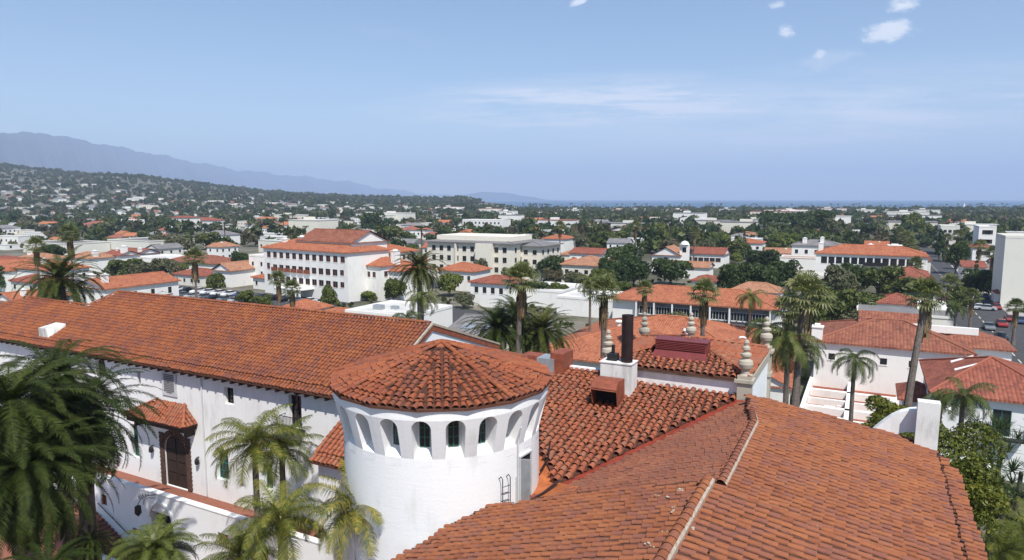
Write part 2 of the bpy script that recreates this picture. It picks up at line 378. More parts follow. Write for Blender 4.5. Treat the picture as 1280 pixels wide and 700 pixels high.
# wall face with real openings
def wall(mb, O, U, Ln, Hh, holes, depth=.3, mi=0, N=None):
    """vertical wall sheet from O along U; holes (u0,u1,z0,z1[,arch]) are recessed by depth; returns nothing"""
    O, U = Vector(O), Vector(U).normalized()
    Nn = N or Vector((U.y, -U.x, 0))
    us = sorted({0, Ln}|{h[0] for h in holes}|{h[1] for h in holes}); zs = sorted({0, Hh}|{h[2] for h in holes}|{h[3] for h in holes})
    Zv = Vector((0, 0, 1))
    for u0, u1 in zip(us[:-1], us[1:]):
        for z0, z1 in zip(zs[:-1], zs[1:]):
            if u1-u0 < 1e-5 or z1-z0 < 1e-5: continue
            cu, cz = (u0+u1)/2, (z0+z1)/2
            if any(h[0] < cu < h[1] and h[2] < cz < h[3] for h in holes): continue
            mb.add([O+U*u0+Zv*z0, O+U*u1+Zv*z0, O+U*u1+Zv*z1, O+U*u0+Zv*z1], [(0, 1, 2, 3)], mi)
    for h in holes:
        u0, u1, z0, z1 = h[:4]; D = -Nn*depth
        c = [O+U*u0+Zv*z0, O+U*u1+Zv*z0, O+U*u1+Zv*z1, O+U*u0+Zv*z1]
        for i in range(4):
            mb.add([c[i], c[(i+1)%4], c[(i+1)%4]+D, c[i]+D], [(0, 1, 2, 3)], mi)
        if len(h) > 4 and h[4]:      # round arch head: fill the spandrels
            r = (u1-u0)/2; cu = (u0+u1)/2; zc = z1-r; n = 10
            for sgn in (-1, 1):
                for i in range(n//2):
                    a0 = math.pi/2*i/(n//2); a1 = math.pi/2*(i+1)/(n//2)
                    p = [O+U*(cu+sgn*r*math.cos(a_))+Zv*(zc+r*math.sin(a_)) for a_ in (a0, a1)]
                    q = [O+U*(cu+sgn*r*math.cos(a_))+Zv*z1 for a_ in (a0, a1)]
                    mb.add([p[0]+Nn*.002, p[1]+Nn*.002, q[1]+Nn*.002, q[0]+Nn*.002], [(0, 1, 2, 3)], mi)
                    mb.add([p[0], p[1], p[1]+D, p[0]+D], [(0, 1, 2, 3)], mi)
# ================================================================ THE COURTHOUSE
A0, B0 = -17.0, 28.0
ct = empty('courthouse', w(A0, B0), -A)
tag(ct, 'large white stucco courthouse with long red clay tile roofs and a round arched turret', 'building')
def l(a, b, z): return Vector((a-A0, b-B0, z))
def Sb(px, py, b):
    r = ray(px, py); q = (r[0]*E1[0]+r[1]*E1[1], r[0]*E2[0]+r[1]*E2[1], r[2]); t = b/q[1]
    return (q[0]*t, q[1]*t, H+q[2]*t)
X, Yv, Zv = Vector((1, 0, 0)), Vector((0, 1, 0)), Vector((0, 0, 1))
# ---------- long left wing: tiled slope over white wall
k = .507; cW = 15-k*30.9
sl = math.sqrt(1+k*k)
def wp(px, py):
    a, b = onplane(px, py, 0, k, cW); return (a-A0, (b-30.9)*sl)
O = l(A0, 30.9, 15.0); V = Vector((0, 1, k))
ridge_v = (37.8-30.9)*sl
Lp = [wp(147, 367.5), wp(112, 384), wp(35, 374), wp(-60, 392)]
mainp = [(Lp[3][0]-14, .62), (-26+17, .62), (-26+17, ridge_v), (Lp[0][0], Lp[0][1])]+[Lp[1], Lp[2], Lp[3], (Lp[3][0]-14, 2.2)]
tiled_roof('tile_roof', [dict(O=O, U=X, V=V, poly=mainp, pitch=.31, expo=.36, off=.10, stagger=.08, start=.62),
                         dict(O=O, U=X, V=V, poly=[(Lp[3][0]-14, 0), (-8.6, 0), (-8.6, .95), (Lp[3][0]-14, .95)], pitch=.31, expo=.42, off=.0, start=0)], T_WING, ct)
zr = 15+k*6.9+.1
far_v = Vector((0, 1, -.335))
mb = MB()
mb.add([l(-26, 37.8, zr), l(-26, 47.2, zr-.335*9.4), l(-70, 47.2, zr-.335*9.4), l(-47, 37.8, zr)], [(0, 1, 2, 3)])
mb.build('rear_roof_slope', T_WING, ct)
rc = ridge_caps([l(Lp[0][0]+A0, 37.8, zr), l(-26, 37.8, zr)], r=.13)
m1 = [l(Lp[0][0]+A0, 30.9+Lp[0][1]/sl, 15+k*Lp[0][1]/sl+.1), l(Lp[1][0]+A0, 30.9+Lp[1][1]/sl, 15+k*Lp[1][1]/sl+.1), l(Lp[2][0]+A0, 30.9+Lp[2][1]/sl, 15+k*Lp[2][1]/sl+.1)]
ridge_caps(m1, r=.12, mb=rc)
mb = rc; o_ = None
for i in range(60):
    a_ = random.uniform(-46, -26.5); mb.box(a_-A0, a_-A0+random.uniform(.08, .3), 9.75, 9.88, zr+.10, zr+.21, 1)
rc.build('ridge_tiles', [T_WING, MORTAR], ct)
# gable end facing the turret, with a white raking board
mb = MB()
g = [l(-25.9, 30.6, 0), l(-25.9, 47, 0), l(-25.9, 47, zr-.335*9.2-.25), l(-25.9, 37.8, zr-.28), l(-25.9, 31.4, 15.1)]
mb.add(g, [(0, 1, 2, 3, 4)])
for p, q in ((l(-25.75, 30.9, 15.0), l(-25.75, 37.8, zr)), (l(-25.75, 37.8, zr), l(-25.75, 47.2, zr-.335*9.4))):
    d = Vector((-.16, 0, 0)); dn = Vector((0, 0, -.05)); up = Vector((0, 0, .10))
    mb.add([p+up, q+up, q+dn, p+dn, p+up+d, q+up+d, q+dn+d, p+dn+d], [(0, 1, 2, 3), (0, 4, 5, 1), (3, 2, 6, 7), (4, 7, 6, 5)], 1)
mb.build('gable_wall', [WHITE, MORTAR], ct)
mb = MB()
for p, q in ((l(-25.80, 30.9, 14.95), l(-25.80, 37.8, zr-.05)), (l(-25.80, 37.8, zr-.05), l(-25.80, 47.2, zr-.335*9.4-.05))):
    d = Vector((-.1, 0, 0)); dn = Vector((0, 0, -.38)); mb.add([p, q, q+dn, p+dn, p+d, q+d, q+dn+d, p+dn+d], [(0, 1, 2, 3), (0, 4, 5, 1), (3, 2, 6, 7), (4, 7, 6, 5)])
mb.build('rake_board', MAROON if False else RUST, ct)
WH = [(-53.6, -52.3, 13.1, 14.72, True), (-48.38, -48.02, 12.9, 14.1), (-38.9, -38.0, 12.95, 14.15), (-32.85, -31.75, 12.2, 14.45),
      (-40.1, -38.85, 7.3, 9.6), (-35.45, -34.6, 7.5, 9.3), (-49.7, -48.8, 7.2, 9.85), (-45.7, -43.25, 5.75, 9.75, True), (-58, -57, 12.9, 14.2), (-56, -55, 7.3, 9.5)]
mb = MB(); wall(mb, l(-78, 31.5, 0), X, 52.1, 15.3, [(h[0]+78, h[1]+78)+h[2:] for h in WH], .38)
mb.build('wing_wall', WHITE, ct)
mb = MB(); mb.box(-61, -9.1, 3.9, 18.5, 0, 14.9); mb.build('wing_body', WHITE, ct)
mb = MB(); mb.box(-61, -8.9, 2.98, 3.5, 14.80, 14.93)       # soffit board and rafter tails
for i in range(62): mb.box(-61+i*.84, -61+i*.84+.14, 2.96, 3.5, 14.62, 14.79)
mb.build('eave_rafters', WOODD, ct)
def pane(a0, a1, z0, z1, b, frame=GREENP, bars=(1, 2), name='window', fw=.07):
    cx, cz = (a0+a1)/2, (z0+z1)/2
    m = MB()
    x0, x1 = a0-A0, a1-A0; y = b-B0
    m.box(x0, x0+fw, y-.05, y, z0, z1); m.box(x1-fw, x1, y-.05, y, z0, z1); m.box(x0+fw, x1-fw, y-.05, y, z0, z0+fw); m.box(x0+fw, x1-fw, y-.05, y, z1-fw, z1)
    for i in range(bars[0]): c = x0+(x1-x0)*(i+1)/(bars[0]+1); m.box(c-.02, c+.02, y-.045, y, z0+fw, z1-fw)
    for i in range(bars[1]): c = z0+(z1-z0)*(i+1)/(bars[1]+1); m.box(x0+fw, x1-fw, y-.04, y-.005, c-.02, c+.02)
    o = m.build(name, frame, ct)
    g = MB(); g.add([(x0, y+.01, z0), (x1, y+.01, z0), (x1, y+.01, z1), (x0, y+.01, z1)], [(0, 1, 2, 3)]); g.build('pane', GLASS, o)
    return o
for h in WH:
    if len(h) > 4 and h[2] < 6: continue
    thin = h[1]-h[0] < .5
    pane(h[0], h[1], h[2], h[3], 31.5+.32, WOODD if h[2] > 12 else GREENP, (0 if thin else 1, 0 if thin else 3))
# decorative plaster grille under the eave
mb = MB(); mb.box(-45.45-A0, -43.85-A0, 3.42, 3.5, 12.72, 14.62)
mb.build('plaster_panel', GREYW, ct)
mb = MB()
for i in range(9):
    for j in range(11):
        x = -45.2-A0+i*.125; z = 12.95+j*.13
        if j == 0 and i in (0, 1, 7, 8): continue
        mb.box(x, x+.085, 3.395, 3.42, z, z+.09)
mb.build('panel_lattice', F_GREY, ct)
# the doorway
mb = MB(); mb.add([l(-45.7, 31.62, 5.75), l(-43.25, 31.62, 5.75), l(-43.25, 31.62, 9.75), l(-45.7, 31.62, 9.75)], [(0, 1, 2, 3)])
for i in range(2):
    for j in range(4): x = -45.5-A0+i*1.15; mb.box(x, x+.95, 3.57, 3.61, 5.9+j*.92, 6.7+j*.92)
mb.build('entrance_door', WOODD, ct)
mb = MB()
for i in range(26):
    z = 5.76+i*.155
    e = .06 if i % 2 else 0
    for x0, x1 in ((-46.15-e, -45.7), (-43.25, -42.8+e)): mb.box(x0-A0, x1-A0, 3.42, 3.51, z, z+.14)
r = 1.225
for i in range(22):
    t0 = math.pi*i/22+.02; t1 = math.pi*(i+1)/22-.02; cx = -44.475-A0; cz = 9.75-r
    vs = [(cx+q*math.cos(t), yy, cz+q*math.sin(t)) for yy in (3.42, 3.51) for q, t in ((r, t0), (r+.42, t0), (r+.42, t1), (r, t1))]
    mb.add(vs, [(0, 1, 2, 3), (0, 4, 5, 1), (1, 5, 6, 2), (2, 6, 7, 3), (3, 7, 4, 0)])
mb.build('brick_surround', plain('dark_brick', (.11, .06, .045), .9, .5, 4), ct)
for a_ in (-47.0, -41.9):
    mb = MB(); mb.lathe([(.05, 8.05), (.15, 8.1), (.17, 8.35), (.10, 8.5), (.03, 8.6)], 8, (a_-A0, 3.30)); mb.box(a_-A0-.03, a_-A0+.03, 3.3, 3.5, 8.55, 8.6)
    mb.build('wall_lantern', IRON, ct)
# canopy over the door
zc = 11.05
fr = atab(225, 537, zc); fl = atab(157, 517.5, zc); 
bf = (fr[1]+fl[1])/2
aL, aR = fl[0], fr[0]; bt = 31.48
apL, apR = -46.0, -43.1; zt = 12.25
wd = bt-bf; rise = (zt-zc)
parts = []
V_ = Vector((0, wd, rise)); Lv = V_.length
parts.append(dict(O=l(A0, bf, zc), U=X, V=V_, poly=[(aL-A0, 0), (aR-A0, 0), (apR-A0, Lv), (apL-A0, Lv)], pitch=.29, expo=.33))
V2 = Vector((-(aR-apR), 0, rise)); L2 = V2.length
parts.append(dict(O=l(aR, B0, zc), U=Yv, V=V2, poly=[(bf-B0, 0), (bt-B0, 0), (bt-B0, L2)], pitch=.29, expo=.33))
V3 = Vector((apL-aL, 0, rise)); L3 = V3.length
parts.append(dict(O=l(aL, B0, zc), U=Yv, V=V3, poly=[(bf-B0, 0), (bt-B0, 0), (bt-B0, L3)], pitch=.29, expo=.33))
can = tiled_roof('door_canopy', parts, T_OLD, ct, .08)
ridge_caps([l(aR, bf, zc+.02), l(apR, bt, zt+.05)], .11, up=.08).build('canopy_hip', T_OLD, ct); ridge_caps([l(aL, bf, zc+.02), l(apL, bt, zt+.05)], .11, up=.08).build('canopy_hip', T_OLD, ct)
mb = MB(); mb.box(aL-A0+.15, aR-A0-.15, bf-B0+.15, 3.5, zc-.42, zc-.1)
for a_ in (aL+.5, aR-.6): mb.box(a_-A0, a_-A0+.22, bf-B0+.5, 3.5, zc-.9, zc-.42)
mb.build('canopy_frame', WOODD, ct)
# small iron balconies under two windows
mb = MB()
for (a0, a1, z) in ((-33.15, -31.45, 12.25),):
    mb.box(a0-A0, a1-A0, 2.95, 3.5, z-.06, z)
    mb.box(a0-A0, a1-A0, 2.95, 2.98, z+.86, z+.9)
    n = 14
    for i in range(n+1): x = a0-A0+(a1-a0)*i/n; mb.box(x-.012, x+.012, 2.955, 2.98, z, z+.88)
    for x in (a0-A0, a1-A0): mb.box(x-.015, x+.015, 2.95, 3.5, z+.86, z+.9)
mb.build('iron_balcony', IRON, ct)
mb = MB(); mb.tube(l(-41.15, 31.42, 5.8), l(-41.15, 31.42, 14.6), .045, n=6); mb.build('drainpipe', GREYW, ct); mb = MB(); mb.tube(l(-29.1, 31.4, 2.4), l(-29.1, 31.4, 12), .05, n=6); mb.build('drainpipe', GREYW, ct)
# chimney stub on the far left of the wing roof
pa, pb = onplane(60, 421, 0, k, cW)
mb = MB(); z0 = 15+k*(pb-30.9)
mb.add([l(pa-.75, pb-.3, z0-.6), l(pa+.75, pb-.3, z0-.3), l(pa+.75, pb+1.1, z0+.2), l(pa-.75, pb+1.1, z0+.2), l(pa-.75, pb-.3, z0+.75), l(pa+.35, pb-.3, z0+.78), l(pa+.7, pb+1.1, z0+1.0), l(pa-.7, pb+1.1, z0+1.0)],
       [(0, 1, 5, 4), (1, 2, 6, 5), (2, 3, 7, 6), (3, 0, 4, 7), (4, 5, 6, 7)])
mb.build('roof_dormer', OLDWHITE, ct)
# ---------- terrace in front of the door
mb = MB(); TH = [(-42.9, -40.6, 2.4, 6.4, True), (-48.6, -47.9, 4.9, 5.9), (-36.2, -35.2, 4.75, 5.75), (-45.1, -44.5, 3.5, 3.95), (-32.6, -31.7, 4.6, 5.6)]
wall(mb, l(-62, 28.25, 0), X, 37.5, 7.0, [(h[0]+62, h[1]+62)+h[2:] for h in TH], .45)
mb.box(-45, -7.6, .25+.002, .62, 5.7, 7.0)
mb.build('terrace_wall', WHITE, ct)
mb = MB(); mb.box(-45.02, -7.6, .21, .66, 7.0, 7.07); mb.build('wall_coping', WHITE, ct)
mb = MB(); mb.box(-45, -7.6, .7, 3.8, 5.55, 5.7); mb.build('terrace_floor', BRICK, ct)
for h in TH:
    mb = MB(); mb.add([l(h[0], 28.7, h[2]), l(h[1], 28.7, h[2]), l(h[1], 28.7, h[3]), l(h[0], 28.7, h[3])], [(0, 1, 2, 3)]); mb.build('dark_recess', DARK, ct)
for h in TH[1:]:
    mb = MB(); n = 5
    for i in range(n+1): x = h[0]-A0+(h[1]-h[0])*i/n; mb.box(x-.025, x+.025, .34, .38, h[2], h[3])
    for j in range(4): z = h[2]+(h[3]-h[2])*j/3; mb.box(h[0]-A0, h[1]-A0, .33, .345, z-.025, z+.025)
    mb.build('window_grille', RUST, ct)
mb = MB()   # raised plaster arch and a wrought bracket lantern
r = 1.15; cx = -41.75-A0; cz = 6.4-r
for i in range(14):
    t0 = math.pi*i/14; t1 = math.pi*(i+1)/14
    vs = [(cx+q*math.cos(t), yy, cz+q*math.sin(t)) for yy in (.13, .25) for q, t in ((r, t0), (r+.16, t0), (r+.16, t1), (r, t1))]
    mb.add(vs, [(0, 1, 2, 3), (0, 4, 5, 1), (1, 5, 6, 2), (2, 6, 7, 3), (3, 7, 4, 0)])
mb.build('arch_moulding', WHITE, ct)
mb = MB(); cxx = -42.2-A0
mb.path([(cxx, .25, 6.95), (cxx-.1, -.3, 7.1), (cxx-.15, -.8, 7.0), (cxx-.15, -1.0, 6.7)], [.03, .025, .025, .02], 5)
for q in range(5): mb.path([(cxx-.1, -.3-q*.12, 7.05), (cxx-.1+.2*math.cos(q), -.35-q*.13, 7.3), (cxx+.15*math.cos(q*2), -.4-q*.13, 7.15)], [.02, .018, .012], 4)
mb.path([(cxx-.9, -.1, 6.2), (cxx-.5, -.3, 6.75), (cxx, -.3, 6.95), (cxx+.5, -.2, 7.0)], [.025, .02, .02, .02], 4)
mb.lathe([(.03, 6.7), (.2, 6.6), (.22, 6.15), (.1, 6.0), (.02, 5.9)], 8, (cxx-.15, -1.0))
mb.build('bracket_lantern', IRON, ct)
# ---------- lean-to between wing and turret
zl = 12.4; bl = 27.4; rise = 2.3; run = 4.1
V_ = Vector((0, run, rise)); Lv = V_.length
p1, p2 = -27.1-A0, -20.5-A0
tiled_roof('lean_to_roof', [dict(O=l(A0, bl, zl), U=X, V=V_, poly=[(p1, .6), (p2, .6), (p2, Lv), (p1, Lv)], off=.09, pitch=.32, expo=.36, start=.6),
                            dict(O=l(A0, bl, zl), U=X, V=V_, poly=[(p1, 0), (p2, 0), (p2, .9), (p1, .9)], pitch=.32, expo=.42, start=0)], T_OLD, ct)
mb = MB(); mb.add([l(-26.9, bl+.4, 0), l(-20, bl+.4, 0), l(-20, bl+.4, zl+.1), l(-26.9, bl+.4, zl+.1)], [(0, 1, 2, 3)])
mb.add([l(-26.9, bl+.4, 0), l(-26.9, bl+.4, zl+.12), l(-26.9, 31.4, zl+2.1), l(-26.9, 31.4, 0)], [(0, 1, 2, 3)]); mb.build('lean_to_wall', WHITE, ct)
# ================================================================ TURRET
TA, TB = -17.0, 25.6; TR = 4.45; ZE = 18.95
NF = 16
rt0 = 5.0
vaz = math.atan2(-1, 0)
# facing angle in the local frame: direction from the turret to the camera
cdir = math.atan2(-TB, -TA) if False else math.atan2(0-TB, 0-TA)
def tc(r, t, z): return l(TA+r*math.cos(t), TB+r*math.sin(t), z)
parts = []; apex_z = 20.42
hips = MB()
for i in range(NF):
    t0 = cdir+2*math.pi*(i-.5)/NF; t1 = t0+2*math.pi/NF
    R_ = rt0/math.cos(math.pi/NF)*.99
    p0, p1 = tc(R_, t0, ZE), tc(R_, t1, ZE); ap = tc(0, 0, apex_z)
    mid = (p0+p1)/2; U = (p1-p0).normalized(); V_ = ap-mid; Lv = V_.length; hw = (p1-p0).length/2
    st = .55
    parts.append(dict(O=mid, U=U, V=V_, poly=[(-hw, st), (hw, st), (hw*(1-st/Lv), st), (0, Lv), (-hw*(1-st/Lv), st)], pitch=.33, expo=.33, off=.06, start=st, jit=.02, stagger=.1))
    parts.append(dict(O=mid, U=U, V=V_, poly=[(-hw, 0), (hw, 0), (hw*(1-.7/Lv), .7), (-hw*(1-.7/Lv), .7)], pitch=.33, expo=.36, off=-.01, start=0, jit=.02))
    if i % 2 == 0 and i not in (0, 1, NF-1): ridge_caps([p0+Vector((0, 0, .04)), ap+Vector((0, 0, .05))], .12, .34, mb=hips, up=.13)
parts_m = parts
tiled_roof('turret_roof', parts, T_TUR, ct, .10)
hips.build('turret_hips', [T_TUR, MORTAR], ct)
mb = MB(); mb.lathe([(.42, apex_z-.1), (.36, apex_z+.04), (.2, apex_z+.09), (.02, apex_z+.11)], 12, (TA-A0, TB-B0)); mb.build('turret_cap', T_OLD, ct)
# wall drum with a belt of splayed arched niches
NN = 22; zb, zt_, ztop = 16.72, 18.42, 18.86
RB, RT_ = TR, 4.86
def rz_(z): return RB+(RT_-RB)*min(1, max(0, (z-zb)/(zt_-zb)))
mb = MB(); back = MB()
hwid = math.radians(4.75); step = 2*math.pi/NN
nich = []
for i in range(NN):
    tcen = cdir+math.radians(6.1)+i*step
    s0, s1 = tcen-step/2, tcen+step/2; n0, n1 = tcen-hwid, tcen+hwid
    rad = hwid*4.7; zs = zt_-rad
    def P(t, z, r=None): return tc(rz_(z) if r is None else r, t, z)
    # piers
    for q0, q1 in ((s0, n0), (n1, s1)):
        for z0, z1 in ((zb-.35, zb), (zb, zs), (zs, zt_), (zt_, ztop)):
            mb.add([P(q0, z0), P(q1, z0), P(q1, z1), P(q0, z1)], [(0, 1, 2, 3)])
    mb.add([P(n0, zb-.35), P(n1, zb-.35), P(n1, zb), P(n0, zb)], [(0, 1, 2, 3)])
    arc = [(tcen-hwid*math.cos(math.pi*j/10), zs+rad*math.sin(math.pi*j/10)) for j in range(11)]
    for (ta, za), (tb_, zb_) in zip(arc[:-1], arc[1:]):
        mb.add([P(ta, za), P(tb_, zb_), P(tb_, zt_+.001), P(ta, zt_+.001)], [(0, 1, 2, 3)])
        mb.add([P(ta, zt_), P(tb_, zt_), P(tb_, ztop), P(ta, ztop)], [(0, 1, 2, 3)])
    RI = 4.02
    outl = [(n0, zb)]+arc+[(n1, zb)]
    inn = [(n0+.012, zb+.32)]+[(tcen+(t-tcen)*.86, z) for t, z in arc]+[(n1-.012, zb+.32)]
    for j in range(len(outl)):
        k2 = (j+1) % len(outl)
        mb.add([P(*outl[j]), P(*outl[k2]), tc(RI, *inn[k2]), tc(RI, *inn[j])], [(0, 1, 2, 3)])
    mb.add([tc(RI, t, z) for t, z in inn], [tuple(range(len(inn)))])
    nich.append(tcen)
turret = mb.build('turret_wall', WHITE, ct)
mb = MB(); nseg = 96
for i in range(nseg):
    t0, t1 = 2*math.pi*i/nseg, 2*math.pi*(i+1)/nseg
    pass
me = bpy.data.meshes.new('turret_drum'); N_ = nseg; me.from_pydata([tuple(tc(TR, 2*math.pi*i/N_, z)) for z in (0, zb-.349) for i in range(N_)], [], [(i, (i+1) % N_, N_+(i+1) % N_, N_+i) for i in range(N_)]); me.materials.append(WHITE); me.polygons.foreach_set('use_smooth', [True]*N_); link('turret_drum', me, ct)
mb = MB(); mb.lathe([(4.9, ZE-.20), (4.93, ZE-.03), (4.5, ZE-.02)], 60, (TA-A0, TB-B0)); mb.build('turret_cornice', WHITE, ct)
for tcen in nich[:]:
    d = Vector((math.cos(tcen), math.sin(tcen), 0)); s = Vector((-d.y, d.x, 0)); c = l(TA, TB, 0)+d*(4.02+.012)
    g = MB(); f = MB(); hw_ = .20
    z0, z1 = zb+.36, zt_-.10
    g.add([c-s*hw_+Zv*z0, c+s*hw_+Zv*z0, c+s*hw_+Zv*(z1-.1), c+Zv*z1, c-s*hw_+Zv*(z1-.1)], [(0, 1, 2, 3, 4)])
    for u in (-hw_, 0, hw_):
        a_ = c+s*u+d*.02; f.add([a_-s*.018+Zv*z0, a_+s*.018+Zv*z0, a_+s*.018+Zv*(z1-.08), a_-s*.018+Zv*(z1-.08)], [(0, 1, 2, 3)])
    for z in (z0, z0+.4, z0+.8, z0+1.15): a_ = c+d*.022; f.add([a_-s*hw_+Zv*z, a_+s*hw_+Zv*z, a_+s*hw_+Zv*(z+.03), a_-s*hw_+Zv*(z+.03)], [(0, 1, 2, 3)])
    o = f.build('niche_window', GREENP, ct); g.build('pane', GLASS, o)
def tang(px): return cdir+math.asin((px-552)/122)
# turret door, ladder and pipes
td = tang(647); d = Vector((math.cos(td), math.sin(td), 0)); s = Vector((-d.y, d.x, 0)); c = l(TA, TB, 0)+d*(TR-.03)
mb = MB()
def obox(mb, c, s, d, u0, u1, y0, y1, z0, z1, mi=0):
    vs = [c+s*u+d*y+Zv*z for z in (z0, z1) for u, y in ((u0, y0), (u1, y0), (u1, y1), (u0, y1))]
    mb.add(vs, [(0, 3, 2, 1), (4, 5, 6, 7), (0, 1, 5, 4), (1, 2, 6, 5), (2, 3, 7, 6), (3, 0, 4, 7)], mi)
obox(mb, c, s, d, -.5, -.42, 0, .12, 14.2, 16.15); obox(mb, c, s, d, .42, .5, 0, .12, 14.2, 16.15); obox(mb, c, s, d, -.5, .5, 0, .13, 16.15, 16.22)
dr = mb.build('turret_door', GREYW, ct)
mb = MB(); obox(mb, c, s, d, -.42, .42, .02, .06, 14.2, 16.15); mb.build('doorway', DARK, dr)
mb = MB(); h0 = c-s*.42+d*.08; e = (s*.25+d*.55).normalized(); nn = Vector((-e.y, e.x, 0))
obox(mb, h0, e, nn, 0, .42, -.02, .02, 14.25, 16.1); mb.build('door_leaf', ZINC, dr)
mb = MB(); obox(mb, c, s, d, -.5, .7, .1, .9, 14.0, 14.15); mb.build('door_step', RUST, dr)
mb = MB(); t = tang(619); d2 = Vector((math.cos(t), math.sin(t), 0)); s2 = Vector((-d2.y, d2.x, 0)); c2 = l(TA, TB, 0)+d2*(TR+.25)
for u in (-.2, .2): mb.path([c2+s2*u-d2*.25+Zv*15.55, c2+s2*u-d2*.1+Zv*15.68, c2+s2*u+Zv*15.6, c2+s2*u+Zv*14.0], [.02]*4, 6)
for z in (14.3, 14.62, 14.94, 15.26): mb.tube(c2-s2*.2+Zv*z, c2+s2*.2+Zv*z, .015, n=5)
mb.build('roof_ladder', IRON, ct)
mb = MB()
for px_, z1, r_ in ((637, 17.0, .035), (635, 15.4, .02)):
    t = tang(px_); d2 = Vector((math.cos(t), math.sin(t), 0)); c2 = l(TA, TB, 0)+d2*(TR+.06); mb.tube(c2+Zv*14, c2+Zv*z1, r_, n=6)
mb.tube(c2+Zv*16.95, c2+Zv*17.6+d2*.25, .04, n=6)
mb.build('wall_pipe', GREYW, ct)
# ================================================================ ROOFS ON THE RIGHT
KR = .2; KL = .33
def slope_a(name, pts, aref, zref, kk, sign, mat, strip=None, **kw):
    """slope falling away from the ridge a=aref; sign +1 falls towards +a, -1 towards -a"""
    q = math.sqrt(1+kk*kk); O = l(aref, B0, zref); V_ = Vector((-sign, 0, kk))
    poly = [(b-B0, -sign*(a-aref)*q) for a, b in pts]
    return dict(O=O, U=Yv, V=V_, poly=poly, **kw)
far3 = [(-5.15, 36.2), (-4.9, 35.2), (-4.26, 32.3), (-4.26, 22.6), (3.34, 22.6), (3.34, 36.6), (2.56, 37.35), (1.0, 37.3), (-.8, 37.1), (-4.16, 36.6)]
q2 = math.sqrt(1+KR*KR)
pr = [slope_a('', far3, -4.26, 16.65, KR, 1, None, pitch=.35, expo=.36, off=.07, stagger=.12, ht=.62, rr=.35, jit=.016, start=-(3.34+4.26)*q2),
      slope_a('', [(3.50, 14), (4.06, 14), (4.06, 34.3), (3.60, 36.3), (3.50, 36.5)], -4.26, 16.65, KR, 1, None, pitch=.35, expo=.28, off=.06, jit=.02, ht=.62, rr=.35, start=-(4.06+4.26)*q2)]
tiled_roof('tile_roof', pr, T_NEW, ct)
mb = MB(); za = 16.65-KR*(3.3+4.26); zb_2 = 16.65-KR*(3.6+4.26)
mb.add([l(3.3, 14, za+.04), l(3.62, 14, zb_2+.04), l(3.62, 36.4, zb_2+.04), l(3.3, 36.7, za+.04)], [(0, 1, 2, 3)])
mb.build('eave_gap_shade', DARK, ct)  # flat black strip painting the shadow line above the eave course
near3 = [(-4.43, 22.93), (-4.43, 6), (4.0, 6), (4.0, 22.93)]
tiled_roof('tile_roof', [slope_a('', near3, -4.43, 17.34, KR, 1, None, pitch=.39, expo=.38, off=.05, stagger=.16, ht=.62, rr=.34, jit=.018)], T_NEW, ct, .5)
near2 = [(-4.43, 22.93), (-10.27, 23.6), (-11.85, 23.1), (-13.3, 23.3), (-13.95, 19.0), (-15.2, 12), (-15.2, 6), (-4.43, 6)]
strip2 = [(-13.0, 23.4), (-13.86, 23.55), (-14.75, 18.8), (-15.9, 12), (-15.0, 12), (-13.8, 19)]
tiled_roof('tile_roof', [slope_a('', near2, -4.43, 17.34, KL, -1, None, pitch=.36, expo=.40, off=.06, stagger=.16, ht=.62, rr=.34, jit=.018), slope_a('', strip2, -4.43, 17.34, KL, -1, None, pitch=.36, expo=.40, off=-.06, stagger=.1, ht=.7, rr=.36)], T_NEW, ct, .3)
def sh(p, q, d):   # shift the valley line sideways
    n = (q[1]-p[1], -(q[0]-p[0])); m = math.hypot(*n); return (p[0]+n[0]/m*d, p[1]+n[1]/m*d), (q[0]+n[0]/m*d, q[1]+n[1]/m*d)
va, vb = (-11.73, 27.11), (-5.75, 37.6)
(sa, sb) = sh(va, vb, .62)
far2 = [(-4.26, 22.6), (-4.26, 32.3), (-4.9, 35.2), (-5.1, 36.6), sb, sa, (-11.0, 25.6), (-12.0, 24.6), (-12.2, 22.6)]
tiled_roof('tile_roof', [slope_a('', far2, -4.26, 16.65, KL, -1, None, pitch=.34, expo=.38, off=.04, stagger=.3, ht=.6, rr=.35)], T_DULL, ct, .1)
def z2(a): return 16.65+KL*(a+4.26)
def z1_(b): return 14.18+.188*(b-27.14)
mb = MB(); (ua, ub) = sh(va, vb, -.5)
mb.add([l(ua[0], ua[1], z2(ua[0])+.06), l(sa[0]+.1, sa[1]-.1, z2(sa[0])+.06), l(sb[0]+.1, sb[1]-.1, z2(sb[0])+.06), l(ub[0], ub[1], z2(ub[0])+.06)], [(0, 1, 2, 3)])
mb.build('valley_flashing', REDFLASH, ct)
# old rough roof between turret and pavilion
def op1(px, py): return onplane(px, py, 0, .188, 14.18-.188*27.14)
old1 = [(-5.75, 38.1), (-11.73, 27.3), (-12.0, 27.2), op1(689, 592), op1(680, 574), op1(674, 556), (-15.2, 32.0), (-19.3, 32.8), (-19.3, 38.8), (-13.2, 38.8)]
q1 = math.sqrt(1+.188**2)
tiled_roof('old_tile_roof', [dict(O=l(A0, 27.14, 14.18), U=X, V=Vector((0, 1, .188)), poly=[(a-A0, (b-27.14)*q1) for a, b in old1], pitch=.37, expo=.38, off=.10, jit=.022, stagger=.12, rr=.42)], T_OLD, ct)
mb = MB()   # orange membrane dishing round the turret foot
def op2(px, py): return onplane(px, py, KL, 0, 16.65+KL*4.26)
outer = [(op1(671, 548), 1), (op1(678, 566), 1), (op1(687, 585), 1), (op1(697, 602), 1), (op2(708, 609), 2), (op2(724, 612), 2), (op2(712, 622), 2), (op2(690, 632), 2), (op2(660, 640), 2)]
tang_ = [math.atan2(o_[0][1]-TB, o_[0][0]-TA) for o_ in outer]
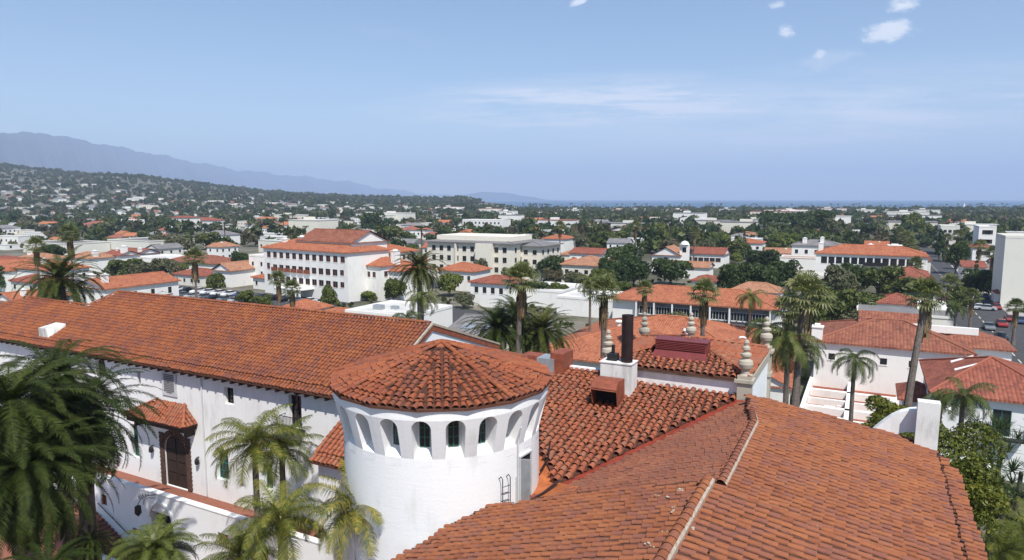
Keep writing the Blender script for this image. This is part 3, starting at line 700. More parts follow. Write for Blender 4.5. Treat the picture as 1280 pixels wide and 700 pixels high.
ov_ = [l(p[0], p[1], (z1_(p[1])-.02 if k_ == 1 else z2(p[0])+.13)) for p, k_ in outer]
inn_ = []
for q, a__ in enumerate(tang_):
    c_ = tc(TR-.02, a__, 0); ba, bb_ = c_.x+A0, c_.y+B0; t = q/(len(outer)-1); inn_.append(l(ba, bb_, (z1_(bb_)+.05)*(1-t)+(z2(ba)+.2)*t))
mid_ = [(a__+b__)/2-Zv*.10 for a__, b__ in zip(ov_, inn_)]
n = len(ov_); mb.add(ov_+mid_+inn_, [(i, i+1, n+i+1, n+i) for i in range(n-1)]+[(n+i, n+i+1, 2*n+i+1, 2*n+i) for i in range(n-1)])
mb.build('membrane_gutter', ORFLASH, ct)
mb = MB(); mb.path([l(-11.7, 26.9, 14.5), l(-12.0, 25.9, 14.25), l(-12.3, 25.1, 14.15), l(-12.6, 24.6, 14.1)], [.06, .06, .05, .05], 7); mb.path([l(-12.9, 27.5, 14.5), l(-13.0, 28.6, 14.75), l(-13.5, 29.9, 15.0)], [.04]*3, 6); mb.build('gutter_pipe', PIPE, ct)
# ridges
rr_ = ridge_caps([l(-4.43, 8, 17.36), l(-4.43, 22.95, 17.36)], .175, .40, 1, up=.17)
rr_.build('ridge_tiles', [T_NEW, MORTAR], ct)
rr_ = ridge_caps([l(-4.26, 24.4, 16.67), l(-4.26, 32.3, 16.67), l(-4.9, 35.4, 16.55), l(-5.2, 37.6, 16.35)], .165, .38, 1, up=.15)
rr_.build('ridge_tiles', [T_DULL, MORTAR], ct)
for px_, py_ in ((848, 621), (852, 617), (833, 627), (841, 640), (841, 646), (829, 670), (810, 685), (813, 690), (822, 626), (868, 668)):
    a_, b_ = onplane(px_, py_, KL, 0, 17.34+KL*4.43); z = 17.34+KL*(a_+4.43)+.2
    s_ = random.uniform(.03, .07); mb = MB()
    for q in range(3): c_ = l(a_+random.gauss(0, .05), b_+random.gauss(0, .07), z-.05); d_ = random.uniform(.4, 1)*s_; mb.lathe([(d_*.7, c_.z), (d_, c_.z+.03), (d_*.4, c_.z+.05)], 6, (c_.x, c_.y))
    mb.build('mortar_crumb', MORTAR, ct)
# body of the building under these roofs
mb = MB(); mb.box(-13.2-A0, 3.3-A0, 6-B0, 36.4-B0, 0, 13.45); mb.box(-19-A0, -5.4-A0, 30-B0, 38.7-B0, 0, 13.9)
mb.add([l(-5.2, 36.5, 12), l(3.3, 36.6, 12), l(3.3, 36.6, 14.95), l(-4.3, 36.5, 16.5), l(-5.2, 36.4, 16.2)], [(0, 1, 2, 3, 4)])
mb.build('main_walls', WHITE, ct)
mb = MB(); mb.box(-19.3-A0, -13.3-A0, 38.75-B0, 39.1-B0, 14, 16.62); mb.build('roof_parapet', WHITE, ct)
# ---------- tall white chimney at the roof corner with curved buttress
cb = 36.6
mb = MB(); x0 = 2.42-A0; wdt = .98
mb.add([(x0, cb-B0, 14.2), (x0+wdt-.03, cb-B0, 14.2), (x0+wdt, cb-B0+.62, 14.2), (x0+.02, cb-B0+.62, 14.2), (x0+.06, cb-B0, 17.52), (x0+wdt, cb-B0, 17.52), (x0+wdt, cb-B0+.62, 17.52), (x0+.06, cb-B0+.62, 17.52)],
       [(0, 1, 5, 4), (1, 2, 6, 5), (2, 3, 7, 6), (3, 0, 4, 7), (4, 5, 6, 7)])
mb.build('white_chimney', OLDWHITE, ct)
mb = MB(); ys = (37.3, 37.8)
prof = [(2.5, 16.95), (2.2, 16.88), (1.8, 16.7), (1.45, 16.45), (1.1, 16.1), (.75, 15.7), (.45, 15.3), (.3, 14.4), (1.5, 14.4), (1.55, 15.3), (1.75, 15.6), (2.05, 15.75), (2.5, 15.8)]
n = len(prof); vs = [l(a_, yy, z) for yy in ys for a_, z in prof]
for i in range(n-1):
    if i == 7 or True: mb.add([vs[i], vs[i+1], vs[n+i+1], vs[n+i]], [(0, 1, 2, 3)])
for yy in (0, n):
    for i in range(6): mb.add([vs[yy+i], vs[yy+i+1], vs[yy+n-2-i], vs[yy+n-1-i]], [(0, 1, 2, 3)])
mb.build('curved_buttress', WHITE, ct)
# ---------- white chimney block with flue pipe
ca, cb_ = onplane(788, 499, 0, .188, 14.18-.188*27.14)
tz = Sb(788, 457, cb_)[2]; la = Sb(750.5, 451, cb_)[0]
ra, rb = atab(796, 451.5, tz)
dd = max(.5, rb-cb_)
mb = MB(); mb.box(la-A0, ca-A0, cb_-B0, cb_-B0+dd, tz-3.4, tz); mb.box(la-A0-.04, ca-A0+.04, cb_-B0-.04, cb_-B0+dd+.04, tz-.002, tz+.06)
ch = mb.build('chimney_block', OLDWHITE, ct)
mb = MB(); pc = l(ca-.42, cb_+dd*.45, tz); mb.tube(pc, pc+Zv*2.75, .325, n=24, caps=False); mb.tube(pc+Zv*.1, pc+Zv*2.7, .29, n=24); mb.build('flue_pipe', PIPE, ct, True)
mb = MB(); pc = l(la+.55, cb_+dd*.5, tz)
mb.box(pc.x-.28, pc.x+.28, pc.y-.25, pc.y+.25, tz, tz+.45); mb.tube(pc+Zv*.4, pc+Zv*.95, .1, n=10); mb.build('chimney_cap', IRON, ct)
# ---------- rusty air intake hood
ha, hb = onplane(757, 511, 0, .188, 14.18-.188*27.14); hz = z1_(hb)+.1
mb = MB(); x0, x1 = ha-A0-.72, ha-A0+.72; y0 = hb-B0-.15
pf = [(y0+.55, -.35), (y0-.05, .15), (y0-.28, 1.12), (y0-.1, 1.36), (y0+.35, 1.5), (y0+1.15, 1.45), (y0+1.25, -.1)]
for x in (x0, x1): mb.add([(x, y, hz+z) for y, z in pf], [tuple(range(7))])
for i in (2, 3, 4, 5): mb.add([(x0, pf[i][0], hz+pf[i][1]), (x1, pf[i][0], hz+pf[i][1]), (x1, pf[i+1][0], hz+pf[i+1][1]), (x0, pf[i+1][0], hz+pf[i+1][1])], [(0, 1, 2, 3)])
mb.add([(x0, pf[0][0], hz-.3), (x1, pf[0][0], hz-.3), (x1, pf[1][0], hz+.2), (x0, pf[1][0], hz+.2)], [(0, 1, 2, 3)])
mb.add([(x0, y0-.28, hz+1.02), (x1, y0-.28, hz+1.02), (x1, y0-.1, hz+1.36), (x0, y0-.1, hz+1.36)], [(0, 1, 2, 3)])
hd = mb.build('intake_hood', RUST, ct)
mb = MB(); mb.add([(x0+.04, y0+.6, hz), (x1-.04, y0+.6, hz), (x1-.04, y0+.6, hz+1.4), (x0+.04, y0+.6, hz+1.4)], [(0, 1, 2, 3)]); mb.build('hood_opening', DARK, hd)
# ---------- metal plant boxes behind the turret
def mbox(pxs, pyt, b, z0, dep, mat, nm):
    a0 = Sb(pxs[0], pyt, b); a1 = Sb(pxs[1], pyt, b); mb = MB(); mb.box(a0[0]-A0, a1[0]-A0, b-B0, b-B0+dep, z0, a0[2])
    mb.build(nm, mat, ct)
mbox((652, 676), 443, 38.9, 14.5, 1.0, RUST, 'duct_box'); mbox((671, 692), 447, 37.6, 14.5, 1.3, ZINC, 'duct_box'); mbox((688, 704), 441, 37.7, 14.5, 1.6, RUST, 'duct_box')
# ================================================================ PAVILION with stone finials
pa0, pa1, pb0, pb1, pz = -13.5, -5.35, 38.0, 46.2, 17.30
mb = MB(); mb.box(pa0-A0, pa1-A0, pb0-B0, pb1-B0, 10, pz); mb.build('pavilion_wall', WHITE, ct)
mb = MB()
mb.box(pa0-A0-.1, pa1-A0+.1, pb0-B0-.12, pb0-B0+.1, pz-.22, pz+.02); mb.box(pa1-A0-.12, pa1-A0+.12, pb0-B0+.4, pb1-B0-.4, pz-.5, pz-.02)
mb.build('stone_cornice', STONE, ct)
for a_, b_ in ((pa1-.2, pb0-.02), (pa1-.2, pb1)):
    mb = MB(); mb.box(a_-A0-.36, a_-A0+.36, b_-B0-.34, b_-B0+.34, 12, pz-.15); mb.box(a_-A0-.5, a_-A0+.5, b_-B0-.46, b_-B0+.46, pz-.15, pz+.02)
    mb.box(a_-A0-.44, a_-A0+.44, b_-B0-.42, b_-B0+.42, 15.6, 15.85)
    mb.build('stone_pier', STONE, ct)
ax, ay, az_ = -9.45, 42.0, 18.42
ov = .28; e0 = pz+.02; parts = []
cor = [(pa0-ov, pb0-ov), (pa1+.05, pb0-ov), (pa1+.05, pb1), (pa0-ov, pb1)]
for i in range(4):
    c0, c1 = cor[i], cor[(i+1) % 4]
    p0, p1 = l(c0[0], c0[1], e0), l(c1[0], c1[1], e0); ap = l(ax, ay, az_); U = (p1-p0).normalized()
    N_ = U.cross(ap-p0); V_ = N_.cross(U).normalized(); 
    if V_.z < 0: V_ = -V_
    ua_ = (ap-p0).dot(U); va_ = (ap-p0).dot(V_)
    parts.append(dict(O=p0, U=U, V=V_, poly=[(0, 0), ((p1-p0).length, 0), (ua_, va_)], pitch=.37, expo=.36, off=.02, jit=.02, start=0))
tiled_roof('pavilion_roof', parts, T_OLD, ct, .1)
hp = MB()
for c0 in cor: ridge_caps([l(c0[0], c0[1], e0+.03), l(ax, ay, az_+.04)], .12, .38, mb=hp)
hp.build('pavilion_hips', [T_OLD, MORTAR], ct)
FIN = [(.30, 0), (.36, .02), (.36, .22), (.26, .28), (.24, .5), (.40, .62), (.47, .82), (.42, 1.0), (.22, 1.1), (.2, 1.18), (.33, 1.27), (.33, 1.38), (.17, 1.46), (.16, 1.54), (.25, 1.62), (.24, 1.74), (.12, 1.82), (.12, 1.9), (.17, 1.98), (.13, 2.1), (.02, 2.16)]
for (a_, b_, z, sc) in ((pa1-.2, pb0-.02, pz+.02, 1.0), (pa1-.2, pb1, pz+.02, 1.0), (pa0-.2, pb1+.2, pz-.35, 1.0), (pa0+.0, pb0+.3, pz-.2, 1.0), (ax, ay, az_-.12, .82)):
    mb = MB(); mb.lathe([(r*sc*.86, z+h*sc) for r, h in FIN], 18, (a_-A0, b_-B0)); mb.box(a_-A0-.36*sc, a_-A0+.36*sc, b_-B0-.36*sc, b_-B0+.36*sc, z-.1, z+.2*sc)
    mb.build('stone_finial', STONE, ct, False)
# maroon louvred ventilator
mb = MB(); va0, va1 = -10.95, -7.95; vb0, vb1 = 39.35, 40.5; 
zf = e0+(az_-e0)*(vb0-pb0)/(ay-pb0)+.05
mb.box(va0-A0-.1, va1-A0+.1, vb0-B0-.35, vb1-B0+.2, zf-.28, zf+.02)
mb.add([(va0-A0-.1, vb0-B0-.35, zf+.02), (va1-A0+.1, vb0-B0-.35, zf+.02), (va1-A0, vb0-B0+.05, zf+.42), (va0-A0, vb0-B0+.05, zf+.42)], [(0, 1, 2, 3)])
mb.box(va0-A0, va1-A0, vb0-B0+.05, vb1-B0, zf, zf+.97)
mb.box(va0-A0-.06, va1-A0+.06, vb0-B0-.02, vb1-B0+.06, zf+.97, zf+1.02)
vt = mb.build('roof_ventilator', MAROON, ct)
mb = MB()
for i in range(5): z = zf+.48+i*.095; mb.add([(va0-A0+.03, vb0-B0+.045, z+.06), (va1-A0-.03, vb0-B0+.045, z+.06), (va1-A0-.03, vb0-B0-.03, z), (va0-A0+.03, vb0-B0-.03, z), (va1-A0-.03, vb0-B0-.03, z+.015), (va0-A0+.03, vb0-B0-.03, z+.015)], [(0, 1, 2, 3), (3, 2, 4, 5), (5, 4, 1, 0)])
mb.build('louvre', MAROON, vt)
# ================================================================ COURT AT LOWER LEFT
cy = empty('entrance_steps', w(-47, 27), -A); tag(cy, 'flight of brick steps climbing beside the white wall, half hidden under the date palms', 'steps')
mb = MB()
for i in range(11): mb.box(-1.2-i*.36-.36, 7, .0-1.4, 1.2, 2.4+i*.17 if i else 2.3, 2.4+(i+1)*.17-.001) if False else mb.box(1.6-i*.36-6, 1.6-i*.36, -1.5, 1.2, 2.35+i*.17, 2.35+(i+1)*.17)
mb.build('step', BRICK, cy)
mb = MB(); mb.path([(1.6, 1.12, 3.4), (-1.8, 1.12, 5.0)], [.03, .03], 6); mb.path([(-.2, 1.12, 4.25), (-.2, 1.24, 4.2)], [.02, .02], 5); mb.build('handrail', IRON, cy)
mb = MB(); mb.box(-44.8-A0, -38-A0, 24.6-B0, 25.1-B0, 2.38, 3.9)
gw = mb.build('garden_wall', WHITE, None); gw.location = w(A0, B0); gw.rotation_euler = (0, 0, -A)
tag(gw, 'low white garden wall in front of the brick steps at the foot of the palms', 'wall')
mb = MB(); mb.box(-2.2, 2.2, -.03, .03, 1.0, 1.05); mb.box(-2.2, 2.2, -.03, .03, .15, .2)
for i in range(23): mb.box(-2.2+i*.2-.015, -2.2+i*.2+.015, -.015, .015, 0, 1.05)
fe = mb.build('iron_fence', IRON, None); fe.location = w(-41.2, 23.6, 2.4); fe.rotation_euler = (0, 0, -A); tag(fe, 'short black iron railing by the low white garden wall', 'railing')
pv = MB(); pv.box(-62, 14, -30, 0, 2.2, 2.38); o = pv.build('patio', BRICK, None); o.location = w(A0, 28.2); o.rotation_euler = (0, 0, -A); tag(o, kind='structure')
# ================================================================ LAND, SEA, MOUNTAINS
def smooth(t): t = max(0., min(1., t)); return t*t*(3-2*t)
RIDGE = [(-200, 213), (0, 214), (60, 217), (100, 221), (180, 223), (300, 234), (350, 239.5), (430, 243), (540, 245.5), (600, 248), (640, 251)]
def interp(T, x):
    if x <= T[0][0]: return T[0][1]
    for (x0, y0), (x1, y1) in zip(T[:-1], T[1:]):
        if x <= x1: return y0+(y1-y0)*(x-x0)/(x1-x0)
    return T[-1][1]
def land_h(x, y):
    D = math.hypot(x, y)
    if y < 1: return 0
    px = 640+859*x/y
    yy = interp(RIDGE, px)
    top = 27+2500*(249-yy)/859*math.hypot(1, x/y)-12
    if px > 640: return 0
    t = smooth((y-850)/1650.)
    hh = max(0, top)*t
    hh *= 1+.10*math.sin(x*.011+y*.004)*smooth((y-1000)/500)*(1-smooth((y-2000)/400))
    if y > 2500: hh *= 1-.5*smooth((y-2500)/1500)
    return hh
azs = np.concatenate([np.arange(-60, -46, 2.0), np.arange(-46, 0, .5), np.arange(0, 61, 2.0)])
ys = [5, 40, 100, 200, 400, 700, 850, 1000, 1150, 1300, 1450, 1600, 1750, 1900, 2050, 2200, 2350, 2500, 2700, 3000, 3500, 4200]
V = []; Fq = []
for j, y in enumerate(ys):
    for i, az in enumerate(azs):
        yy = y
        x = yy*math.tan(math.radians(min(58, max(-58, az))))
        px = 640+859*x/max(1, yy)
        if px > 560 and yy > 1780: sc_ = 1780/yy+max(0, (640-px)/80)*(1-1780/yy) if px < 640 else 1780/yy; x *= sc_; yy *= sc_
        V.append((x, yy, land_h(x, yy)))
na = len(azs)
for j in range(len(ys)-1):
    for i in range(na-1): Fq.append((j*na+i, j*na+i+1, (j+1)*na+i+1, (j+1)*na+i))
def mk_ground():
    m, nt = newmat('town_ground'); p = geo_pos(nt)
    n = noise(nt, p, .02, 6, .7); n2 = noise(nt, p, .4, 5, .7)
    c = ramp(nt, n, [(.38, (.035, .045, .02)), (.48, (.075, .078, .045)), (.58, (.22, .20, .165)), (.72, (.09, .09, .055))])
    c = mixc(nt, .35, c, ramp(nt, n2, [(.3, (.05, .05, .03)), (.7, (.20, .18, .14))])); finish(nt, c, .95); return m
GROUND = mk_ground()
g = idxmesh('ground', V, Fq, GROUND, parent=None); tag(g, kind='structure')
mb = MB(); mb.add([(-40, -60, -.02), (400, -60, -.02), (400, 60, -.02), (-40, 60, -.02), (-400, -60, -.02), (-400, 60, -.02)], [(0, 1, 2, 3), (4, 0, 3, 5)])
m, nt = newmat('sea_water'); p = geo_pos(nt)
mp = nd(nt, 'ShaderNodeMapping'); mp.inputs['Scale'].default_value = (.002, .012, 1); L(nt, p, mp.inputs[0])
finish(nt, ramp(nt, noise(nt, mp.outputs[0], 1, 4), [(.3, (.012, .05, .10)), (.7, (.02, .075, .14))]), .35, noise(nt, p, .15, 4), .3, .5, spec=.4)
mb = MB(); mb.add([(-24000, -200, -1.5), (24000, -200, -1.5), (24000, 24000, -1.5), (-24000, 24000, -1.5)], [(0, 1, 2, 3)]); o = mb.build('sea', MATS['sea_water']); tag(o, kind='structure')
# mountains
MT = [(-260, 172), (-100, 163), (0, 167), (65, 168), (110, 177), (180, 190), (250, 204), (300, 213), (350, 218), (400, 223), (440, 228), (480, 236), (540, 243), (600, 247), (660, 250)]
def nz(x, s): return sum(math.sin(x*f*s+ph)*a_ for f, ph, a_ in ((1, .3, .5), (2.3, 1.7, .3), (5.1, 4.2, .16), (11.3, 2.2, .08), (23, .7, .04)))
V = []; Fq = []; cols = np.arange(-260, 661, 2.0); rows = 26
for j in range(rows):
    for i, px in enumerate(cols):
        t = j/(rows-1); kf = 1+max(0, px)/330.; D = (6400+t*2400)*kf
        tx = (px-640)/859
        hh = (27+8800*kf*(249-(interp(MT, px)+nz(px*.11, 1)*2.2))/859)
        prof = t**.9*(1+.55*nz(px*.13+t*3.1, 1)*(1-t))
        V.append((tx*D, D, max(-2, hh*prof)))
nc = len(cols)
for j in range(rows-1):
    for i in range(nc-1): Fq.append((j*nc+i, j*nc+i+1, (j+1)*nc+i+1, (j+1)*nc+i))
MTN = plain('chaparral_slopes', (.045, .045, .035), .95, .7, .0016)
o = idxmesh('mountains', V, Fq, MTN, parent=None); tag(o, kind='structure')
V = []; Fq = []; cols = np.arange(560, 700, 4.0)
for j in range(5):
    for i, px in enumerate(cols):
        t = j/4; D = 15000+t*900; hh = 27+15900*(12*math.exp(-((px-612)/60)**2)+nz(px*.2, 1)*.8-3)/859
        V.append(((px-640)/859*D, D, max(-3, hh*t)))
nc = len(cols)
for j in range(4):
    for i in range(nc-1): Fq.append((j*nc+i, j*nc+i+1, (j+1)*nc+i+1, (j+1)*nc+i))
o = idxmesh('distant_headland', V, Fq, MTN, parent=None); tag(o, kind='structure')
# ================================================================ PLANTS
def leaf_cloud(blobs, n, size, seed=0, flat=.0):
    """n leaf-clump quads through the shells of the lumpy blobs (x, y, z, r)"""
    rg = np.random.default_rng(seed); B = np.array(blobs); wgt = B[:, 3]**2; idx = rg.choice(len(B), n, p=wgt/wgt.sum())
    d = rg.normal(size=(n, 3)); d /= np.linalg.norm(d, axis=1)[:, None]
    d[:, 2] = np.where(d[:, 2] < -.5, -d[:, 2], d[:, 2])
    rad = B[idx, 3]*(.55+.5*rg.random(n)**.5)
    c = B[idx, :3]+d*rad[:, None]*np.array([1, 1, .85])
    nrm = d*.8+rg.normal(size=(n, 3))*.55; nrm /= np.linalg.norm(nrm, axis=1)[:, None]
    t = np.cross(nrm, rg.normal(size=(n, 3))); t /= np.linalg.norm(t, axis=1)[:, None]; b = np.cross(nrm, t)
    s = size*(.6+.8*rg.random(n))[:, None]
    return np.stack([c-t*s-b*s*.35, c+b*s*.75*0-b*s*.55+t*s*.1, c+t*s+b*s*.3, c+b*s*.6-t*s*.15], axis=1).reshape(-1, 3)
def crown_blobs(seed, R, Hc, n=9, spread=.62):
    rr = random.Random(seed); out = [(0, 0, Hc, R*.62)]
    for i in range(n):
        a_ = rr.uniform(0, 6.28); q = rr.uniform(.35, spread)*R; out.append((q*math.cos(a_), q*math.sin(a_), Hc+rr.uniform(-.38, .42)*R, R*rr.uniform(.26, .46)))
    return out
def trunk_mb(h, r, limbs, R, seed):
    rr = random.Random(seed); mb = MB(); mb.path([(0, 0, 0), (.05*r, .1, h*.5), (rr.uniform(-.2, .2), rr.uniform(-.2, .2), h)], [r, r*.8, r*.65], 7)
    for i in range(limbs):
        a_ = 6.28*i/limbs+rr.random(); q = R*rr.uniform(.4, .7)
        mb.path([(0, 0, h*.85), (q*.5*math.cos(a_), q*.5*math.sin(a_), h+R*.25), (q*math.cos(a_), q*math.sin(a_), h+R*rr.uniform(.35, .8))], [r*.5, r*.3, r*.1], 5)
    return mb
TREES = {}
def make_tree(key, name, R, h, nl, size, mat, seed, blobs=None):
    """a unit tree kept as mesh data: crown radius about R, trunk height h"""
    bl = blobs or crown_blobs(seed, R, h+R*.55)
    V = leaf_cloud(bl, nl, size, seed)
    cm = quadmesh('crown', V, mat, parent=False)
    tm = trunk_mb(h, R*.07, 5, R, seed); t_me = bpy.data.meshes.new('trunk'); t_me.from_pydata(tm.v, [], tm.f); t_me.materials.append(TRUNKM)
    TREES[key] = (name, cm, t_me, R, h)
for i in range(3): make_tree('round%d' % i, 'broadleaf_tree', 5, 1.3, 2600, .42, L_TREE, 20+i)
for i in range(2): make_tree('dark%d' % i, 'ficus_tree', 5, 1.2, 4200, .34, L_DARK, 40+i, crown_blobs(41+i, 5, 3.9, 16, .6))
make_tree('brite', 'bright_tree', 5, 1.0, 2600, .42, L_BRITE, 50)
for i in range(2): make_tree('olive%d' % i, 'olive_toned_tree', 5, 1.3, 2200, .38, L_OLIVE, 60+i)
make_tree('brown0', 'brownish_tree', 5, 1.3, 1900, .38, L_BROWN, 66)
make_tree('cyp', 'cypress_tree', 2, 1.0, 1500, .3, L_DARK, 70, [(0, 0, 1.5+i*1.3, 1.3-.12*i) for i in range(9)])
make_tree('tallpine', 'tall_conifer', 4, 4, 1800, .45, L_DARK, 72, [(math.cos(i*2.1)*1.6*(1-i/10), math.sin(i*2.1)*1.6*(1-i/10), 4+i*1.3, 2.6-.2*i) for i in range(9)])
def plant_tree(key, x, y, sc, label, group=None, z=0.0, sxy=None):
    name, cm, tm, R, h = TREES[key]
    r = empty(name, (x, y, z), random.uniform(0, 6.28)); r.scale = (sxy or sc, sxy or sc, sc)
    tag(r, label, 'tree', group); link('crown', cm, r); link('trunk', tm, r); return r
def frond(n, Ln, el, droop, lw, ll, az, mb_v, side_droop=.35, rg=random, twist=0.0, start=.12, dens=None, vshape=.35):
    """one feather frond: arching rachis with two ranks of leaflets; appended as quads"""
    p = np.array([0., 0., 0.]); e = el; ca, sa = math.cos(az), math.sin(az)
    side = np.array([-sa, ca, 0]); seg = 14; pts = [p]; dirs = []
    for i in range(seg):
        t = (i+1)/seg; e = el-droop*t**1.25
        d = np.array([math.cos(e)*ca, math.cos(e)*sa, math.sin(e)]); p = p+d*Ln/seg; pts.append(p); dirs.append(d)
    dirs.append(dirs[-1]); pts = np.array(pts); dirs = np.array(dirs)
    for i in range(seg):
        wv = side*.045*(1-i/seg*.75); mb_v += [pts[i]-wv, pts[i]+wv, pts[i+1]+wv*.9, pts[i+1]-wv*.9]
    for k in range(n):
        t = start+(1-start)*k/(n-1); f = t*seg; i = min(seg-1, int(f)); q = pts[i]+(pts[i+1]-pts[i])*(f-i); d = dirs[i]; up = np.cross(side, d)*-1
        if up[2] < 0 and e > -1.2: up = -up
        L_ = ll*(math.sin(math.pi*min(1, (t*.93+.06)))**.6)*rg.uniform(.85, 1.1)
        for sg in (-1, 1):
            dd = side*sg*.82+d*rg.uniform(.45, .7)+up*vshape*rg.uniform(.5, 1.2); dd /= np.linalg.norm(dd)
            m = q+dd*L_*.55+np.array([0, 0, -side_droop*L_*.15]); tip = q+dd*L_*.95+np.array([0, 0, -side_droop*L_*rg.uniform(.5, .95)])
            wv = d*lw*.5
            mb_v += [q-wv, q+wv, m+wv*.9, m-wv*.9, m-wv*.9, m+wv*.9, tip+wv*.15, tip-wv*.15]
def feather_crown(seed, nf, Ln, ll, n, lw, el0, el1, droop, mat, side_droop=.4, vshape=.35, nm='crown', dvar=.25):
    rr = random.Random(seed); vs = []
    for i in range(nf):
        t = i/(nf-1); az = i*2.39996+rr.uniform(-.2, .2); el = el0+(el1-el0)*(t**.85)+rr.uniform(-.1, .1)
        frond(n, Ln*rr.uniform(.85, 1.08)*(.8+.2*math.sin(math.pi*(.25+.6*t))), el, droop*rr.uniform(1-dvar, 1+dvar), lw, ll, az, vs, side_droop, rr, vshape=vshape)
    return quadmesh(nm, np.array(vs), mat, parent=False)
def ptrunk_me(h, r0, r1, lean=(0, 0), rings=1, bulge=1.0, n=9):
    mb = MB(); k = max(6, int(h/ .8)); pts = []; rs = []
    for i in range(k+1):
        t = i/k; pts.append((lean[0]*t*t, lean[1]*t*t, h*t)); rs.append((r0+(r1-r0)*t)*(1+.05*(i % 2))*(1.35 if i == 0 else 1))
    mb.path(pts, rs, n); me = bpy.data.meshes.new('trunk'); me.from_pydata(mb.v, [], mb.f); me.materials.append(PTRUNK); return me
def boots_me(R, Hh, n, mat, seed=1):
    """stubs of cut fronds / pineapple under the crown"""
    rr = random.Random(seed); vs = []
    for i in range(n):
        a_ = i*2.39996; z = -Hh*rr.random(); c, s = math.cos(a_), math.sin(a_); r = R*(.8+.2*rr.random())
        p = np.array([c*r*.6, s*r*.6, z]); o = np.array([c*r*1.5, s*r*1.5, z+R*.6]); sd = np.array([-s, c, 0])*R*.22
        vs += [p-sd, p+sd, o+sd*.5, o-sd*.5]
    return quadmesh('boots', np.array(vs), mat, parent=False)
def fan_crown(seed, nf, Lp, Rf, mat, el0=1.45, el1=-.5, segs=13):
    rr = random.Random(seed); vs = []
    for i in range(nf):
        t = i/(nf-1); az = i*2.39996+rr.uniform(-.2, .2); el = el0+(el1-el0)*t+rr.uniform(-.12, .12)
        d = np.array([math.cos(el)*math.cos(az), math.cos(el)*math.sin(az), math.sin(el)]); side = np.array([-math.sin(az), math.cos(az), 0]); up = np.cross(d, side); lp = Lp*rr.uniform(.7, 1.1)
        c = d*lp; wv = side*.02
        vs += [-wv, wv, c+wv, c-wv]
        for k in range(segs):
            a_ = (k/(segs-1)-.5)*3.6; dd = d*math.cos(a_)+side*math.sin(a_); Lr = Rf*rr.uniform(.8, 1.1)*(1-.15*abs(a_)/1.8)
            pw = np.cross(dd, up); pw /= np.linalg.norm(pw); pw = pw*Rf*.06; m = c+dd*Lr*.6; tip = c+dd*Lr*.92+np.array([0, 0, -Lr*.38*rr.uniform(.4, 1)])
            vs += [c-pw*.2, c+pw*.2, m+pw, m-pw, m-pw, m+pw, tip+pw*.12, tip-pw*.12]
    return quadmesh('crown', np.array(vs), mat, parent=False)
def skirt_me(seed, R, Hh, n):
    rr = random.Random(seed); vs = []
    for i in range(n):
        az = i*2.39996; z = -Hh*rr.random()**1.3*.7; c, s = math.cos(az), math.sin(az); sd = np.array([-s, c, 0]); q = R*rr.uniform(.5, 1)
        p = np.array([c*.15, s*.15, z]); m = np.array([c*q, s*q, z-.35]); e = np.array([c*q*.95, s*q*.95, z-Hh*rr.uniform(.35, .6)]); wv = sd*.10*rr.uniform(.6, 1.6)
        vs += [p-wv*.3, p+wv*.3, m+wv, m-wv, m-wv, m+wv, e+wv*.5, e-wv*.5]
    return quadmesh('dead_frond_skirt', np.array(vs), DEADF, parent=False)
def palm_thing(name, label, x, y, ztop, z0, crown, trunk_r, lean=(0, 0), extra=(), rz=None, sc=1.0, group=None, r1=None):
    r = empty(name, (x-lean[0], y-lean[1], z0), 0); tag(r, label, 'palm tree', group)
    link('trunk', ptrunk_me(ztop-z0, trunk_r, r1 or trunk_r*.8, lean), r)
    o = link('crown', crown, r); o.location = (lean[0], lean[1], ztop-z0); o.rotation_euler = (0, 0, random.uniform(0, 6.28) if rz is None else rz); o.scale = (sc, sc, sc)
    for me in extra: q = link(me.name.split('.')[0], me, r); q.location = (lean[0], lean[1], ztop-z0); q.scale = (sc, sc, sc)
    return r
C_DATE = [feather_crown(80+i, 100, 4.5, .50, 66, .045, 1.3, -.85, 1.55, L_DATE, .4, .25) for i in range(3)]
C_DATEF = feather_crown(90, 80, 5.6, .62, 40, .09, 1.4, -.45, 1.35, L_DATE, .3, .3)
C_KENT = [feather_crown(95+i, 26, 3.2, .72, 64, .034, 1.4, -.15, 1.4, L_KENT, .9, .35, dvar=.35) for i in range(3)]
C_PYG = feather_crown(99, 70, 2.3, .40, 48, .03, 1.4, -.2, 1.7, L_PYG, .4, .3)
C_QUEEN = [feather_crown(103+i, 20, 4.2, .85, 40, .07, 1.3, -.1, 2.2, L_TREE, 1.1, .25) for i in range(2)]
C_FAN = [fan_crown(110+i, 38, 1.25, 1.15, L_FAN) for i in range(2)]
SK = [skirt_me(115+i, .55, 3.4, 90) for i in range(2)]
BOOT = boots_me(.55, 1.1, 60, TRUNKM); BOOTS = boots_me(.28, .9, 60, DEADF)
# orange fruit stalks of the big date palm
def fruit_me():
    rr = random.Random(5); vs = []
    for i in range(9):
        az = i*.7; c = np.array([math.cos(az)*.95, math.sin(az)*.95, rr.uniform(-.2, .2)])
        for k in range(60):
            p = c+np.array([rr.gauss(0, .2), rr.gauss(0, .2), rr.gauss(-.1, .2)]); s_ = .06; t = np.array([rr.gauss(0, 1), rr.gauss(0, 1), rr.gauss(0, 1)]); t /= np.linalg.norm(t); b = np.cross(t, [.3, .5, .8])
            vs += [p-t*s_, p-b*s_, p+t*s_, p+b*s_]
    return quadmesh('date_clusters', np.array(vs), plain('dates', (.55, .24, .03), .7), parent=False)
FRUIT = fruit_me()
